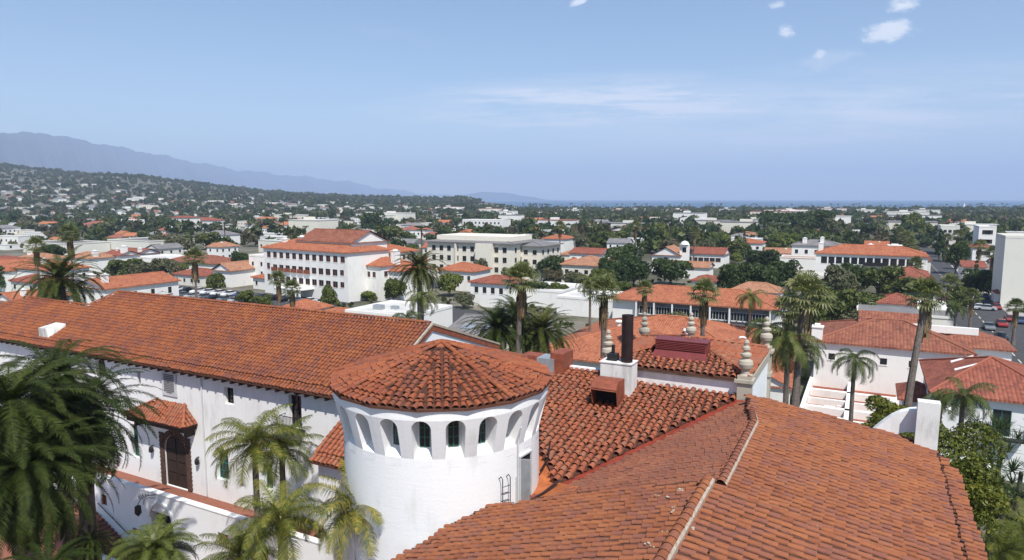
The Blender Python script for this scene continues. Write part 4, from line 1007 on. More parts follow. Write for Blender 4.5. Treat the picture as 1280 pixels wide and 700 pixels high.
# ---------- palms in front of the courthouse (left)
def px_palm(name, label, px, py, y, crown, tr, z0=2.3, sc=1.0, extra=(), lean=(0, 0), group=None, rz=None, r1=None):
    x, y, z = atd(px, py, y); return palm_thing(name, label, x, y, z, z0, crown, tr, lean, extra, rz, sc, group, r1)
px_palm('date_palm', 'tall dark green date palm at the left border overlapping the long red roof', 12, 510, 31, C_DATE[0], .45, extra=(BOOT,), sc=1.12)
px_palm('date_palm', 'drooping date palm just right of the one at the border, before the white wing', 100, 516, 35, C_DATE[1], .45, extra=(BOOT,), sc=1.05)
px_palm('date_palm', 'low date palm with fronds hanging into the shade of the courtyard below the taller ones', 30, 590, 29, C_DATE[2], .42, extra=(BOOT,), sc=1.0)
px_palm('date_palm', 'date palm whose upper fronds reach the small roof dormer at the left', 70, 472, 38, C_DATE[2], .42, extra=(BOOT,), sc=1.05)
px_palm('feather_palm', 'yellow green feather palm against the white wing wall right of the entrance canopy', 318, 556, 37, C_KENT[0], .2, extra=(BOOTS,), rz=.6, sc=1.0)
px_palm('feather_palm', 'feather palm with dead hanging fronds between the wing windows and the small lean-to roof', 352, 562, 39, C_KENT[1], .2, extra=(BOOTS,), rz=2.2, sc=.85)
px_palm('feather_palm', 'feather palm in front of the white turret with one frond over its wall', 446, 636, 28, C_KENT[2], .17, extra=(BOOTS,), rz=1.2, sc=.82)
px_palm('feather_palm', 'yellowing feather palm at the bottom edge left of the turret', 350, 652, 29, C_KENT[0], .17, extra=(BOOTS,), rz=3.9, sc=.85)
px_palm('feather_palm', 'feather palm low at the bottom edge under the terrace wall window', 300, 696, 29, C_KENT[1], .16, extra=(BOOTS,), rz=5.2, sc=.7)
px_palm('pygmy_date_palm', 'small bright green bushy palm in front of the arched recess of the terrace wall', 193, 690, 28, C_PYG, .14, sc=1.0, extra=())
px_palm('pygmy_date_palm', 'small dark palm in deep shade under the date palms at the bottom left', 60, 715, 26, C_DATE[0], .14, sc=.5)
px_palm('pygmy_date_palm', 'small dark bushy palm beside the brick steps at the bottom left', 112, 680, 30, C_DATE[1], .12, sc=.28)
# ---------- palms beyond the roofs
def gpalm(kind, label, px, pyc, D, hsc=1.0, sc=1.0, lean=(0, 0), group=None, z0=0):
    x, y, z = atd(px, pyc, D)
    if kind == 'fan': return palm_thing('fan_palm', label, x, y, z, z0, random.choice(C_FAN), .32*hsc, lean, (random.choice(SK),), None, sc, group, .2*hsc)
    if kind == 'date': return palm_thing('date_palm', label, x, y, z, z0, C_DATEF, .5, lean, (BOOT,), None, sc, group)
    return palm_thing('queen_palm', label, x, y, z, z0, random.choice(C_QUEEN), .22, lean, (), None, sc, group)
r = gpalm('date', 'huge date palm with orange fruit clusters behind the left end of the long roof', 76, 350, 80, sc=1.08); o = link('date_clusters', FRUIT, r); o.location = (0, 0, atd(76, 350, 80)[2]+.1); o.scale = (1.1, 1.1, 1.1)
r = gpalm('date', 'big date palm standing between the white hotel and the cream apartment block', 524, 335, 112, sc=1.05); o = link('date_clusters', FRUIT, r); o.location = (0, 0, atd(524, 335, 112)[2]+.1)
gpalm('date', 'date palm clump member behind the turret, left of the tall bare palm trunk', 622, 412, 62, sc=.78)
gpalm('date', 'date palm directly behind the rusty duct boxes, right of the tall bare palm trunk', 676, 415, 64, sc=.80)
gpalm('date', 'smaller date palm behind the turret roof under the tall fan palm', 645, 396, 72, sc=.72)
gpalm('fan', 'tall fan palm with a long brown skirt rising behind the turret roof', 652, 352, 60, sc=.95, lean=(.6, 0))
gpalm('fan', 'fan palm with ragged skirt rising just left of the black flue pipe', 755, 366, 66, sc=.9)
gpalm('fan', 'fan palm standing left of the pavilion in front of the long school windows', 880, 368, 74, sc=.95)
gpalm('fan', 'small fan palm in front of the school roof, third from the left along its windows', 806, 362, 95, sc=.75)
gpalm('fan', 'bushy tall fan palm right of the pavilion with a curved dark trunk', 1008, 372, 62, sc=1.25, lean=(1.2, 1), hsc=1.15)
gpalm('fan', 'tallest leaning fan palm in front of the hip roofed white building at the right', 1158, 372, 60, sc=1.0, lean=(2.2, 1.5), hsc=1.2)
gpalm('fan', 'shaggy fan palm right behind the bushy tall one, left of the white chimney', 988, 388, 74, sc=1.1)
gpalm('queen', 'slender feather palm in the walled courtyard with the white partition walls', 1068, 450, 64, sc=.72)
gpalm('queen', 'dark drooping feather palm in front of the balcony wall at the right', 1204, 496, 52, sc=.72)
gpalm('queen', 'small feather palm beside the dark drooping one, at the corner of the balcony building', 1176, 498, 56, sc=.42)
gpalm('queen', 'feather palm behind the pavilion right pier, dense and dark', 985, 425, 62, sc=.95)
gpalm('queen', 'feather palm reaching just above the pavilion right finials', 960, 412, 66, sc=.8)
gpalm('queen', 'feather palm hanging over the left edge of the walled courtyard', 1000, 440, 64, sc=.8)
gpalm('queen', 'feather palm between the school roof end and the fan palms', 938, 372, 105, sc=.75)
gpalm('queen', 'feather palm left of the dormered grey shed roof behind the long red roof', 528, 372, 98, sc=.85)
gpalm('queen', 'low bushy feather palm left of the slate shed roof', 508, 398, 72, sc=.6)
gpalm('fan', 'fan palm at the far left above the orange roofed cottages', 45, 308, 150, sc=1.2)
gpalm('fan', 'pale fan palm standing above the huge date palm', 87, 294, 165, sc=1.5)
gpalm('fan', 'stout fan palm with yellow leaves in front of the parking lot', 243, 324, 150, sc=1.4)
gpalm('fan', 'fan palm next to the parked cars, left of the white hotel', 348, 350, 130, sc=1.0)
gpalm('fan', 'fan palm left of the road at the right of the long white hotel', 1188, 355, 165, sc=1.4)
gpalm('fan', 'fan palm on the pavement right of the road near the parked cars', 1270, 385, 125, sc=1.0)
gpalm('fan', 'fan palm near the road beside the flat grey roof', 1215, 372, 130, sc=1.0)
gpalm('queen', 'yellow feather palm at the roof end by the road corner', 1195, 385, 105, sc=.6)
gpalm('fan', 'palm above the small hipped pavilion roof by the parked cars', 365, 362, 112, sc=.9)
gpalm('fan', 'fan palm above the round ficus trees in the middle distance', 795, 282, 300, sc=1.4)
gpalm('fan', 'fan palm right of the round ficus trees near the bell gable church', 868, 290, 270, sc=1.4)
gpalm('fan', 'fan palm above the orange roofs right of the cream apartment block', 700, 283, 290, sc=1.4)
gpalm('queen', 'small feather palm at the left end of the school roof', 738, 352, 110, sc=.8)
# shoreline rows of palms: dark dots over the sea, their crowns too small to show parts
def tiny_palm():
    mb = MB(); mb.tube((0, 0, 0), (0, 0, 11), .35, .25, 5, mi=1)
    for i in range(14):
        a_ = i*2.4; e = (.7 if i % 2 else -.1); d = Vector((math.cos(a_), math.sin(a_), 0)); s = Vector((-d.y, d.x, 0))
        mb.add([Vector((0, 0, 11)), d*1.6+s*.7+Vector((0, 0, 11+e*1.6)), d*2.9+Vector((0, 0, 10.6+e*1.8)), d*1.6-s*.7+Vector((0, 0, 11+e*1.6))], [(0, 1, 2, 3)], 0)
    me = bpy.data.meshes.new('beach_palm'); me.from_pydata(mb.v, [], mb.f); me.materials.append(L_DARK); me.materials.append(TRUNKM); me.polygons.foreach_set('material_index', mb.m); return me
TP = tiny_palm(); rs_ = random.Random(3)
for i in range(130):
    px = rs_.uniform(640, 1290) if i % 5 else rs_.uniform(560, 700); D = rs_.uniform(1500, 1740); x = (px-640)/859*D
    if rs_.random() < .6: px = 660+int((px-660)/55)*55+rs_.uniform(0, 30); x = (px-640)/859*D
    o = link('beach_palm', TP); o.location = (x, D, 0); o.rotation_euler = (0, 0, rs_.random()*6); s_ = rs_.uniform(.9, 1.5); o.scale = (s_, s_, s_)
    tag(o, 'tiny dark palm silhouette in the rows along the shore in front of the sea', 'palm tree', 'palms along the shoreline')
# a few taller palms dotted in the town, mid distance
for i in range(28):
    px = rs_.uniform(0, 1280); D = rs_.uniform(260, 900); x = (px-640)/859*D
    o = link('town_palm', TP); o.location = (x, D, land_h(x, D)); o.rotation_euler = (0, 0, rs_.random()*6); s_ = rs_.uniform(.9, 1.35); o.scale = (s_, s_, s_)
    tag(o, 'slim palm sticking up among the trees and roofs of the far town', 'palm tree', 'palms dotted through the far town')
# roadside palms on both sides of the street
for i in range(14):
    a_, b_ = (13 if i % 2 else 33)+rs_.uniform(-1, 1), 215+i*16; q = w(a_, b_)
    gp = palm_thing('fan_palm', 'slim fan palm in the row lining the street that runs towards the sea', q.x, q.y, rs_.uniform(8, 12), 0, C_FAN[i % 2], .25, (0, 0), (SK[0],), None, rs_.uniform(1.1, 1.5), 'palms lining the street to the sea')
# ---------- shrubs in the garden at the lower right
def px_bush(name, label, px, py, y, R, mat, n, size, seed, cat='shrub', hz=None):
    x, y, z = atd(px, py, y); r = empty(name, (x, y, 0)); tag(r, label, cat)
    V = leaf_cloud(crown_blobs(seed, R, 0, 12, .8), n, size, seed); o = quadmesh('foliage', V, mat, r); o.location = (0, 0, z); o.scale = (1, 1, 1.0)
    mb = MB(); mb.path([(0, 0, 0), (.1, 0, z*.5), (0, .1, z)], [.22, .18, .12], 6); mb.build('trunk', TRUNKM, r); return r
mg = px_bush('magnolia_tree', 'glossy leaved tree with white flowers against the right edge of the clay roof', 1183, 578, 41, 3.6, L_MAG, 14000, .10, 201, 'tree')
mb = MB(); rr = random.Random(9); mz = atd(1183, 578, 41)[2]
for i in range(16):
    a_ = rr.uniform(0, 6.28); e = rr.uniform(-.2, 1.2); c = Vector((math.cos(a_)*math.cos(e), math.sin(a_)*math.cos(e), math.sin(e)))*3.4
    for k in range(6):
        t = Vector((rr.gauss(0, 1), rr.gauss(0, 1), rr.gauss(0, 1))).normalized(); mb.add([c, c+t*.14+Vector((0, 0, .05)), c+t*.2, c+t.cross(Vector((0, 0, 1)))*.1+t*.12], [(0, 1, 2, 3)])
o = mb.build('white_flower', WHITEF, mg); o.location = (0, 0, mz)
px_bush('magnolia_tree', 'glossy leaved tree behind the white chimney and its curved buttress', 1122, 535, 46, 2.6, L_MAG, 9000, .11, 202, 'tree')
px_bush('magnolia_tree', 'lower glossy leaved tree beside the clay roof edge under the flowering one', 1208, 625, 38, 2.4, L_MAG, 9000, .10, 203, 'tree')
def spiky(label, px, py, y, R, seed):
    x, y, z = atd(px, py, y); rr = random.Random(seed); vs = []
    for h in range(9):
        c = np.array([rr.gauss(0, R*.5), rr.gauss(0, R*.5), rr.gauss(0, R*.35)])
        for i in range(28):
            az = i*2.4; el = rr.uniform(-.2, 1.4); d = np.array([math.cos(az)*math.cos(el), math.sin(az)*math.cos(el), math.sin(el)]); s = np.array([-math.sin(az), math.cos(az), 0])*.035; L_ = R*.55*rr.uniform(.7, 1.1)
            m = c+d*L_*.6; e = c+d*L_+np.array([0, 0, -.12]); vs += [c-s, c+s, m+s, m-s, m-s, m+s, e+s*.1, e-s*.1]
    r = empty('yucca', (x, y, 0)); tag(r, label, 'shrub'); o = quadmesh('leaf_rosettes', np.array(vs), L_DARK, r); o.location = (0, 0, z)
    mb = MB(); mb.path([(0, 0, 0), (0, .1, z*.6), (.1, 0, z)], [.25, .2, .15], 6); mb.build('stem', TRUNKM, r)
for i, (px_, py_, y_, R_, lb) in enumerate(((1250, 560, 50, 2.4, 'spiky dark yucca clump below the iron balcony'), (1275, 590, 47, 2.3, 'spiky dark yucca clump at the right border under the balcony wall'), (1228, 590, 46, 2.0, 'spiky yucca clump between the flowering tree and the border'),
      (1262, 625, 44, 2.2, 'spiky yucca clump in the middle of the right garden'), (1238, 640, 42, 1.8, 'spiky yucca clump close to the lower edge of the clay roof'), (1232, 538, 54, 2.0, 'spiky yucca clump at the foot of the wall left of the balcony'), (1285, 640, 42, 2.0, 'spiky yucca clump cut by the lower right border'))):
    spiky(lb, px_, py_, y_, R_, 300+i)
px_palm('feather_palm', 'shaded feather palm at the bottom right corner beside the clay roof', 1250, 690, 38, C_KENT[2], .15, z0=0, sc=.95)
px_palm('feather_palm', 'shaded feather palm with arching fronds cut by the right border near the corner', 1285, 668, 40, C_KENT[1], .15, z0=0, sc=.9)
# ================================================================ TOWN BUILDINGS
FOOT = []      # footprints, so nothing else grows inside a building
def roof_mesh(W, D, ez, kind, rh, ov, parent, mat, ax='x', name='roof', fasc=.22, x0=0, y0=0):
    mb = MB(); mb.uv = []
    x1, y1 = x0+W, y0+D; a0, a1, b0, b1 = x0-ov, x1+ov, y0-ov, y1+ov
    def quad(ps, u, v, o):
        mb.add(ps, [tuple(range(len(ps)))]); u = Vector(u).normalized(); v = Vector(v).normalized(); mb.uv.append([((Vector(p)-Vector(o)).dot(u), (Vector(p)-Vector(o)).dot(v)) for p in ps])
    W2, D2 = a1-a0, b1-b0
    if kind == 'flat':
        for f in (((a0, b0, ez+.02), (a1, b0, ez+.02), (a1, b1, ez+.02), (a0, b1, ez+.02)),): quad(list(f), (1, 0, 0), (0, 1, 0), (0, 0, 0))
    else:
        hip = kind == 'hip'
        if ax == 'x':
            h = D2/2; i = min(h, W2/2-.01) if hip else 0; r0 = (a0+i, (b0+b1)/2, ez+rh); r1 = (a1-i, (b0+b1)/2, ez+rh)
            quad([(a0, b0, ez), (a1, b0, ez), r1, r0], (1, 0, 0), (0, h, rh), (a0, b0, ez)); quad([(a1, b1, ez), (a0, b1, ez), r0, r1], (1, 0, 0), (0, -h, rh), (a0, b1, ez))
            if hip: quad([(a1, b0, ez), (a1, b1, ez), r1], (0, 1, 0), (-i, 0, rh), (a1, b0, ez)); quad([(a0, b1, ez), (a0, b0, ez), r0], (0, 1, 0), (i, 0, rh), (a0, b0, ez))
        else:
            h = W2/2; i = min(h, D2/2-.01) if hip else 0; r0 = ((a0+a1)/2, b0+i, ez+rh); r1 = ((a0+a1)/2, b1-i, ez+rh)
            quad([(a1, b0, ez), (a1, b1, ez), r1, r0], (0, 1, 0), (-h, 0, rh), (a1, b0, ez)); quad([(a0, b1, ez), (a0, b0, ez), r0, r1], (0, 1, 0), (h, 0, rh), (a0, b0, ez))
            if hip: quad([(a0, b0, ez), (a1, b0, ez), r0], (1, 0, 0), (0, i, rh), (a0, b0, ez)); quad([(a1, b1, ez), (a0, b1, ez), r1], (1, 0, 0), (0, -i, rh), (a0, b1, ez))
    # eave fascia and soffit
    for p, q in (((a0, b0), (a1, b0)), ((a1, b0), (a1, b1)), ((a1, b1), (a0, b1)), ((a0, b1), (a0, b0))):
        quad([(p[0], p[1], ez-fasc), (q[0], q[1], ez-fasc), (q[0], q[1], ez), (p[0], p[1], ez)], (q[0]-p[0], q[1]-p[1], 0), (0, 0, 1), (p[0], p[1], ez))
    quad([(a0, b0, ez-fasc), (a1, b0, ez-fasc), (a1, b1, ez-fasc), (a0, b1, ez-fasc)], (1, 0, 0), (0, 1, 0), (0, 0, 0))
    o = mb.build(name, mat, parent)
    if kind != 'flat' and rh > .5 and name == 'roof' and W > 5:      # ridge and hip tiles stand proud
        m2 = MB(); segs = [(r0, r1)]
        if kind == 'hip': 
            if ax == 'x': segs += [((a0, b0, ez), r0), ((a0, b1, ez), r0), ((a1, b0, ez), r1), ((a1, b1, ez), r1)]
            else: segs += [((a0, b0, ez), r0), ((a1, b0, ez), r0), ((a0, b1, ez), r1), ((a1, b1, ez), r1)]
        for p, q in segs:
            if (Vector(p)-Vector(q)).length > .4: m2.tube(Vector(p)+Vector((0, 0, .03)), Vector(q)+Vector((0, 0, .03)), .14, n=6)
        m2.build('ridge', mat, o)
    return o
WIN_ME = {}
def window_me(w_, h_, frame):
    key = (round(w_, 2), round(h_, 2), frame.name)
    if key not in WIN_ME:
        mb = MB(); f = .07; y = -.02
        mb.add([(0, .12, 0), (w_, .12, 0), (w_, .12, h_), (0, .12, h_)], [(0, 1, 2, 3)], 0)
        for x0, x1, z0, z1 in ((0, f, 0, h_), (w_-f, w_, 0, h_), (f, w_-f, 0, f), (f, w_-f, h_-f, h_), (w_/2-.03, w_/2+.03, f, h_-f)): mb.box(x0, x1, .04, .11, z0, z1, 1)
        mb.box(-.08, w_+.08, -.08, .0, -.12, 0, 2)
        me = bpy.data.meshes.new('window'); me.from_pydata(mb.v, [], mb.f)
        for m in (GLASS, frame, WHITEF): me.materials.append(m)
        me.polygons.foreach_set('material_index', mb.m); WIN_ME[key] = me
    return WIN_ME[key]
def block(root, x0, x1, y0, y1, z0, z1, mat, wins=(), frame=WOODD, nm='wall'):
    """a wall volume; wins: (face, list of (u, z, w, h)) with real recesses on faces F (front), R, L"""
    mb = MB(); faces = {'F': ((x0, y0), (1, 0), x1-x0, 0), 'R': ((x1, y0), (0, 1), y1-y0, math.pi/2), 'B': ((x1, y1), (-1, 0), x1-x0, math.pi), 'L': ((x0, y1), (0, -1), y1-y0, -math.pi/2)}
    wd = {}
    for f, lst in wins: wd.setdefault(f, []).extend(lst)
    for f, (o, u, Ln, rz) in faces.items():
        hl = [h for h in wd.get(f, []) if h[0] > .05 and h[0]+h[2] < Ln-.05 and h[1]+h[3] < z1-z0-.02]
        wall(mb, (o[0], o[1], z0), (u[0], u[1], 0), Ln, z1-z0, [(h[0], h[0]+h[2], h[1], h[1]+h[3]) for h in hl], .14)
        for h in hl:
            q = link('window', window_me(h[2], h[3], frame), root); q.location = (o[0]+u[0]*h[0], o[1]+u[1]*h[0], z0+h[1]); q.rotation_euler = (0, 0, rz)
    mb.add([(x0, y0, z1), (x1, y0, z1), (x1, y1, z1), (x0, y1, z1)], [(0, 1, 2, 3)])
    return mb.build(nm, mat, root)
def grid_w(Ln, n, rows, w_, h_, z0, dz, m0=1.2, m1=None):
    m1 = m0 if m1 is None else m1; out = []
    for r in range(rows):
        for i in range(n):
            u = m0+(Ln-m0-m1-w_)*(i/(n-1) if n > 1 else .5); out.append((u, z0+r*dz, w_, h_))
    return out
def place(x1, y1, x2, ez, rot=0.0):
    Lx, Ly = at(x1, y1, ez); e = (E1[0]*math.cos(rot)-E1[1]*math.sin(rot), E1[0]*math.sin(rot)+E1[1]*math.cos(rot))
    k = (x2-640)/F; t = (k*(Ly*CP-(ez-H)*SP)-Lx)/(e[0]-k*e[1]*CP)
    return (Lx, Ly), t, math.atan2(e[1], e[0])
def house(name, label, x1, y1, x2, ez, D, kind='hip', rh=2, mat=WHITEF, roof=F_OR, rot=0.0, ax='x', ov=.5, wins=(), chim=(), z0=0.0, frame=WOODD, cat='building', group=None, pos=None):
    p, W, rz = pos or place(x1, y1, x2, ez, math.radians(rot))
    root = empty(name, (p[0], p[1], z0), rz); tag(root, label, cat, group)
    FOOT.append((p[0], p[1], rz, W, D)); h = ez-z0
    block(root, 0, W, 0, D, 0, h-.02, mat, [(f, (g(W if f in 'FB' else D) if callable(g) else g)) for f, g in wins], frame)
    if kind == 'flat':
        roof_mesh(W, D, h, 'flat', 0, .02, root, roof); m = MB()
        for (a, b, c, d) in ((0, W, 0, .3), (0, W, D-.3, D), (0, .3, .3, D-.3), (W-.3, W, .3, D-.3)): m.box(a, b, c, d, h+.0, h+.5)
        m.build('parapet', mat, root)
    else:
        roof_mesh(W, D, h, kind, rh, ov, root, roof, ax)
        if kind == 'gable':
            if ax == 'x':
                for x in (0, W): m = MB(); m.add([(x, 0, h-.05), (x, D, h-.05), (x, D/2, h+rh-.1-rh*ov/(D/2+ov))], [(0, 1, 2)]); m.build('gable', mat, root)
            else:
                for y in (0, D): m = MB(); m.add([(0, y, h-.05), (W, y, h-.05), (W/2, y, h+rh-.1-rh*ov/(W/2+ov))], [(0, 1, 2)]); m.build('gable', mat, root)
    for (u, v, s, hh) in chim:
        m = MB(); m.box(u*W-s/2, u*W+s/2, v*D-s/2, v*D+s/2, h, h+hh); m.box(u*W-s/2-.12, u*W+s/2+.12, v*D-s/2-.12, v*D+s/2+.12, h+hh, h+hh+.15)
        m.box(u*W-s/4, u*W+s/4, v*D-s/4, v*D+s/4, h+hh+.15, h+hh+.5); m.build('chimney', mat, root)
    root['W'] = W; root['D'] = D; root['h'] = h
    return root
G = grid_w
# --- the white hotel
hr = house('hotel', 'white four storey hotel with orange hip roofs and rows of balconies, left of centre', 329, 309, 434, 13.2, 15, 'hip', 2.6, rot=-7, roof=F_OR, chim=((.12, .3, 1.5, 2.2), (.28, .4, 1.7, 3.0)), frame=RUST,
   wins=[('F', lambda W: G(W, 12, 1, 1.7, 1.7, 10.4, 3, 1.6, 1)+G(W, 10, 2, 1.9, 1.7, 3.6, 3.2, 4.2, 4)+[(1.4, 7, 1.4, 1.8), (1.4, 3.8, 1.4, 1.8), (W-3, 7, 1.5, 1.5), (W-3, 3.8, 1.5, 1.5)])])
W = hr['W']
for i in range(6):
    m = MB(); x = 4.2+(W-8.2-1.9)*i/9+(.2 if i else 0); 
    m.box(x-.15, x+2.05, -.55, 0, 6.7, 6.85); m.box(x-.15, x+2.05, -.6, -.5, 6.7, 7.75); m.build('balcony', RUST, hr)
m = MB(); m.box(W*.30, W*.62, -5, 0, 2.6, 2.9)
for i in range(7): x = W*.3+.3+i*(W*.32-.6)/6; m.box(x-.2, x+.2, -5, -4.6, 0, 2.6)
m.build('porch', WHITEF, hr)
house('hotel_annex', 'projecting white right wing of the hotel with gabled orange roofs and tower chimneys', 429, 329, 476, 9.4, 12, 'hip', 2.0, rot=-7, frame=RUST, wins=[('F', lambda W: G(W, 3, 1, 1.2, 1.5, 6.2, 3, W*.5, 2)), ('R', lambda W: G(W, 4, 2, 1.3, 1.5, 3.2, 3.2))], chim=((.5, .25, 2.2, 3.4), (.97, .5, 1.8, 3.6)))
house('hotel_tower_block', 'upper white storey with a large orange gable roof behind the hotel front', 372, 300, 440, 15.4, 13, 'gable', 3.0, rot=-7, roof=F_RUST, wins=[('F', lambda W: G(W, 4, 1, 1.2, 1.4, 13, 3))])
house('hotel_upper_wing', 'upper white wing with orange hip roof between the hotel and the big date palm', 442, 313, 488, 12.0, 11, 'hip', 1.8, rot=-7, frame=RUST, wins=[('F', lambda W: G(W, 5, 1, 1.0, 1.4, 9.6, 3)), ('R', lambda W: G(W, 5, 1, 1, 1.4, 9.6, 3))])
house('hotel_side_wing', 'low right end of the hotel with a small orange roof against the big date palm', 474, 337, 500, 8.0, 11, 'hip', 1.6, rot=-7, frame=RUST, wins=[('F', lambda W: G(W, 3, 2, 1.1, 1.4, 1.6, 3.1))])
house('garage_cottage', 'low white annexe with a bright orange roof at the left foot of the hotel', 316, 346, 343, 3.6, 9, 'hip', 1.4, rot=-7, wins=[('F', lambda W: G(W, 2, 1, 1, 1.3, 1.2, 3))])
house('white_house', 'plain white two storey house attached left of the hotel', 311, 320, 331, 9, 10, 'flat', 0, roof=F_FLAT, wins=[('F', lambda W: G(W, 2, 2, .9, 1.3, 3, 3))])
# --- cream apartments
ar = house('apartment_block', 'cream four storey apartment block with dark grey mansard eaves behind the big date palm', 534, 301, 640, 12.6, 22, 'hip', 1.3, CREAM, F_GREY, rot=0, ov=1.0,
   wins=[('F', lambda W: G(W, 10, 3, 1.5, 1.8, 2.8, 3.3, 2)), ('R', lambda W: G(W, 5, 3, 1.4, 1.7, 2.8, 3.3, 2))])
m = MB(); m.box(2, ar['W']-2, 3, 19, 13.0, 14.6); m.box(ar['W']*.35, ar['W']*.36+.3, -.8, 0, 0, 12.4); m.box(ar['W']*.62, ar['W']*.8, -2.2, 0, 0, 12.4); m.build('rooftop_storey', CREAM, ar)
house('apartment_wing', 'right wing of the cream apartment block, its end wall facing the round green trees', 628, 306, 676, 11.6, 16, 'hip', 1.2, CREAM, F_GREY, ov=1.0, wins=[('F', lambda W: G(W, 4, 3, 1.5, 1.6, 2.2, 3.2, 1.5)), ('R', lambda W: G(W, 4, 3, 1.4, 1.6, 2.2, 3.2))])
# --- middle ground, left to right
house('cottage', 'white cottage with red tiled roof at the left border, lowest of the left cluster', -8, 374, 18, 4.2, 10, 'gable', 1.7, ax='y', roof=F_OR, wins=[('F', lambda W: G(W, 2, 1, 1, 1.5, 1.2, 3))], chim=((.75, .3, .9, 2.2),))
house('cottage', 'small tan roofed white cottage between the left border and the huge date palm', 16, 370, 45, 3.6, 9, 'hip', 1.3, roof=F_TAN, wins=[('F', lambda W: G(W, 3, 1, 1, 1.4, 1.0, 3))])
house('white_house', 'tall white house with a steep orange roof at the left border above the cottages', 15, 334, 62, 7.2, 11, 'hip', 2.0, roof=F_OR, wins=[('F', lambda W: G(W, 3, 2, .9, 1.2, 1.4, 3)), ('R', lambda W: G(W, 2, 2, .9, 1.2, 1.4, 3))], chim=((.55, .3, 1.2, 2.4),))
house('red_roof_house', 'house with dark red roof half hidden by trees at the left border', -25, 335, 14, 6.4, 14, 'hip', 2.4, roof=F_OR, mat=WHITEF)
house('white_house', 'white two storey house with orange roof and twin chimneys right of the huge date palm', 92, 357, 132, 6.2, 19, 'gable', 1.9, ax='y', roof=F_OR, wins=[('R', lambda W: G(W, 4, 1, 1.0, 1.6, 3.2, 3, 2)), ('F', lambda W: G(W, 2, 1, 1, 1.4, 3, 3))], chim=((.35, .1, 1.2, 2.6), (.7, .12, 1.2, 2.8)))
house('garden_pavilion', 'low white wing with thin red roof and round chimney, right of the twin chimney house', 142, 365, 190, 3.0, 5, 'gable', .9, roof=F_RED, chim=((.75, .5, 1.2, 2.2),), wins=[('F', lambda W: G(W, 3, 1, .9, 1.2, .9, 3))])
house('gabled_house', 'small white gabled house with dark arched openings left of the parking lot hedge', 266, 337, 288, 5.2, 14, 'gable', 2.2, ax='y', roof=F_TAN, wins=[('F', [(1.2, 1.4, 1.0, 2.2), (4, 1.4, 1.0, 1.6)])])
house('tiled_house', 'long low house with a faded red roof left of the small gabled house', 208, 326, 268, 4.6, 12, 'hip', 2.2, roof=F_RUST)
house('courtyard_house', 'white stepped house with red roof pieces and a stepped chimney, above the parking lot trees', 128, 318, 150, 6, 8, 'gable', 1.5, roof=F_RED, chim=((.9, .3, 1.8, 3.2), (.3, .5, 1, 2)))
house('courtyard_house', 'white walled house with long red roof right of the stepped chimney house', 146, 316, 172, 5, 10, 'gable', 1.8, roof=F_RUST, chim=((.9, .2, 1.2, 2),))
house('courtyard_house', 'low white building with bright flat top and red lean-to roof at the upper left', 168, 322, 212, 4.2, 14, 'flat', 0, roof=F_FLAT)
house('courtyard_house', 'white house with a salmon roof under the pale tall fan palm', 82, 321, 112, 5.5, 10, 'hip', 1.8, roof=F_TAN, chim=((.9, .3, 1.6, 2.4),))
house('courtyard_house', 'white house with bell arch between the left palms', 22, 322, 50, 6, 9, 'hip', 1.6, roof=F_TAN, chim=((.2, .3, 1.2, 2.0),))
house('grey_hall', 'long low building with a flat grey blue roof in the upper left', 134, 300, 186, 6, 26, 'flat', 0, BEIGE, F_GREY)
house('long_hall', 'long low dark roofed hall left of the flat grey blue one', 28, 303, 82, 5, 22, 'flat', 0, BEIGE, F_GREY)
house('ticket_pavilion', 'small white hut with a pyramidal orange roof beside the parked cars', 352, 385, 384, 3.4, 7, 'hip', 1.7, wins=[('F', lambda W: G(W, 3, 1, .9, 1.3, 1, 3)), ('R', lambda W: G(W, 3, 1, .9, 1.3, 1, 3))])
house('orange_roof_shed', 'low bright orange roof right of the small pyramidal roofed hut', 382, 396, 434, 3.2, 9, 'hip', 1.6)
fr_ = house('flat_white_building', 'white flat roofed building with a rooftop air unit left of the slate shed', 431, 390, 512, 4.6, 15, 'flat', 0, roof=F_FLAT)
m = MB(); m.box(3, 5, 5, 6.4, 4.6, 5.6); m.box(6, 7.5, 7, 8, 4.6, 5.3); m.build('air_unit', ZINC, fr_)
sh_ = house('slate_shed', 'brown grey shed roof with skylight behind the gable of the long red roof', 556, 416, 606, 3.6, 15, 'gable', 2.2, mat=CREAM, roof=F_GREY, wins=[('F', lambda W: G(W, 3, 1, 1.6, .8, 1.9, 3))])
m = MB()
for (a, b, u0, u1) in ((2.0, 4.4, .3, .55), (6.2, 7.2, .35, .8)):
    f = lambda t: (t*(7.5+.5)-.5, 3.6+2.2*t)
    (y0, z0_), (y1, z1_2) = f(u0), f(u1); m.add([(a, y0, z0_+.08), (b, y0, z0_+.08), (b, y1, z1_2+.08), (a, y1, z1_2+.08)], [(0, 1, 2, 3)])
m.build('skylight', ZINC, sh_)
house('orange_roof_house', 'white house with a long orange roof immediately right of the big date palm', 548, 337, 592, 6, 10, 'hip', 2.0, frame=GREENP, wins=[('F', lambda W: G(W, 5, 1, 1.0, 1.4, 3.2, 3))])
house('white_house', 'white two storey house with a shallow red roof below the cream apartments', 588, 352, 634, 6.2, 9, 'hip', 1.5, roof=F_RED, wins=[('F', lambda W: G(W, 4, 1, 1.1, 1.5, 3.5, 3)), ('R', lambda W: G(W, 2, 1, 1.1, 1.5, 3.5, 3))])
house('low_white_building', 'long low flat white roof behind the leafy hedge, left of the round yellow green bush', 642, 362, 702, 4, 16, 'flat', 0, roof=F_FLAT)
house('low_white_building', 'bright flat white roofs between the round yellow green bush and the school', 696, 372, 765, 4, 14, 'flat', 0, roof=F_FLAT)
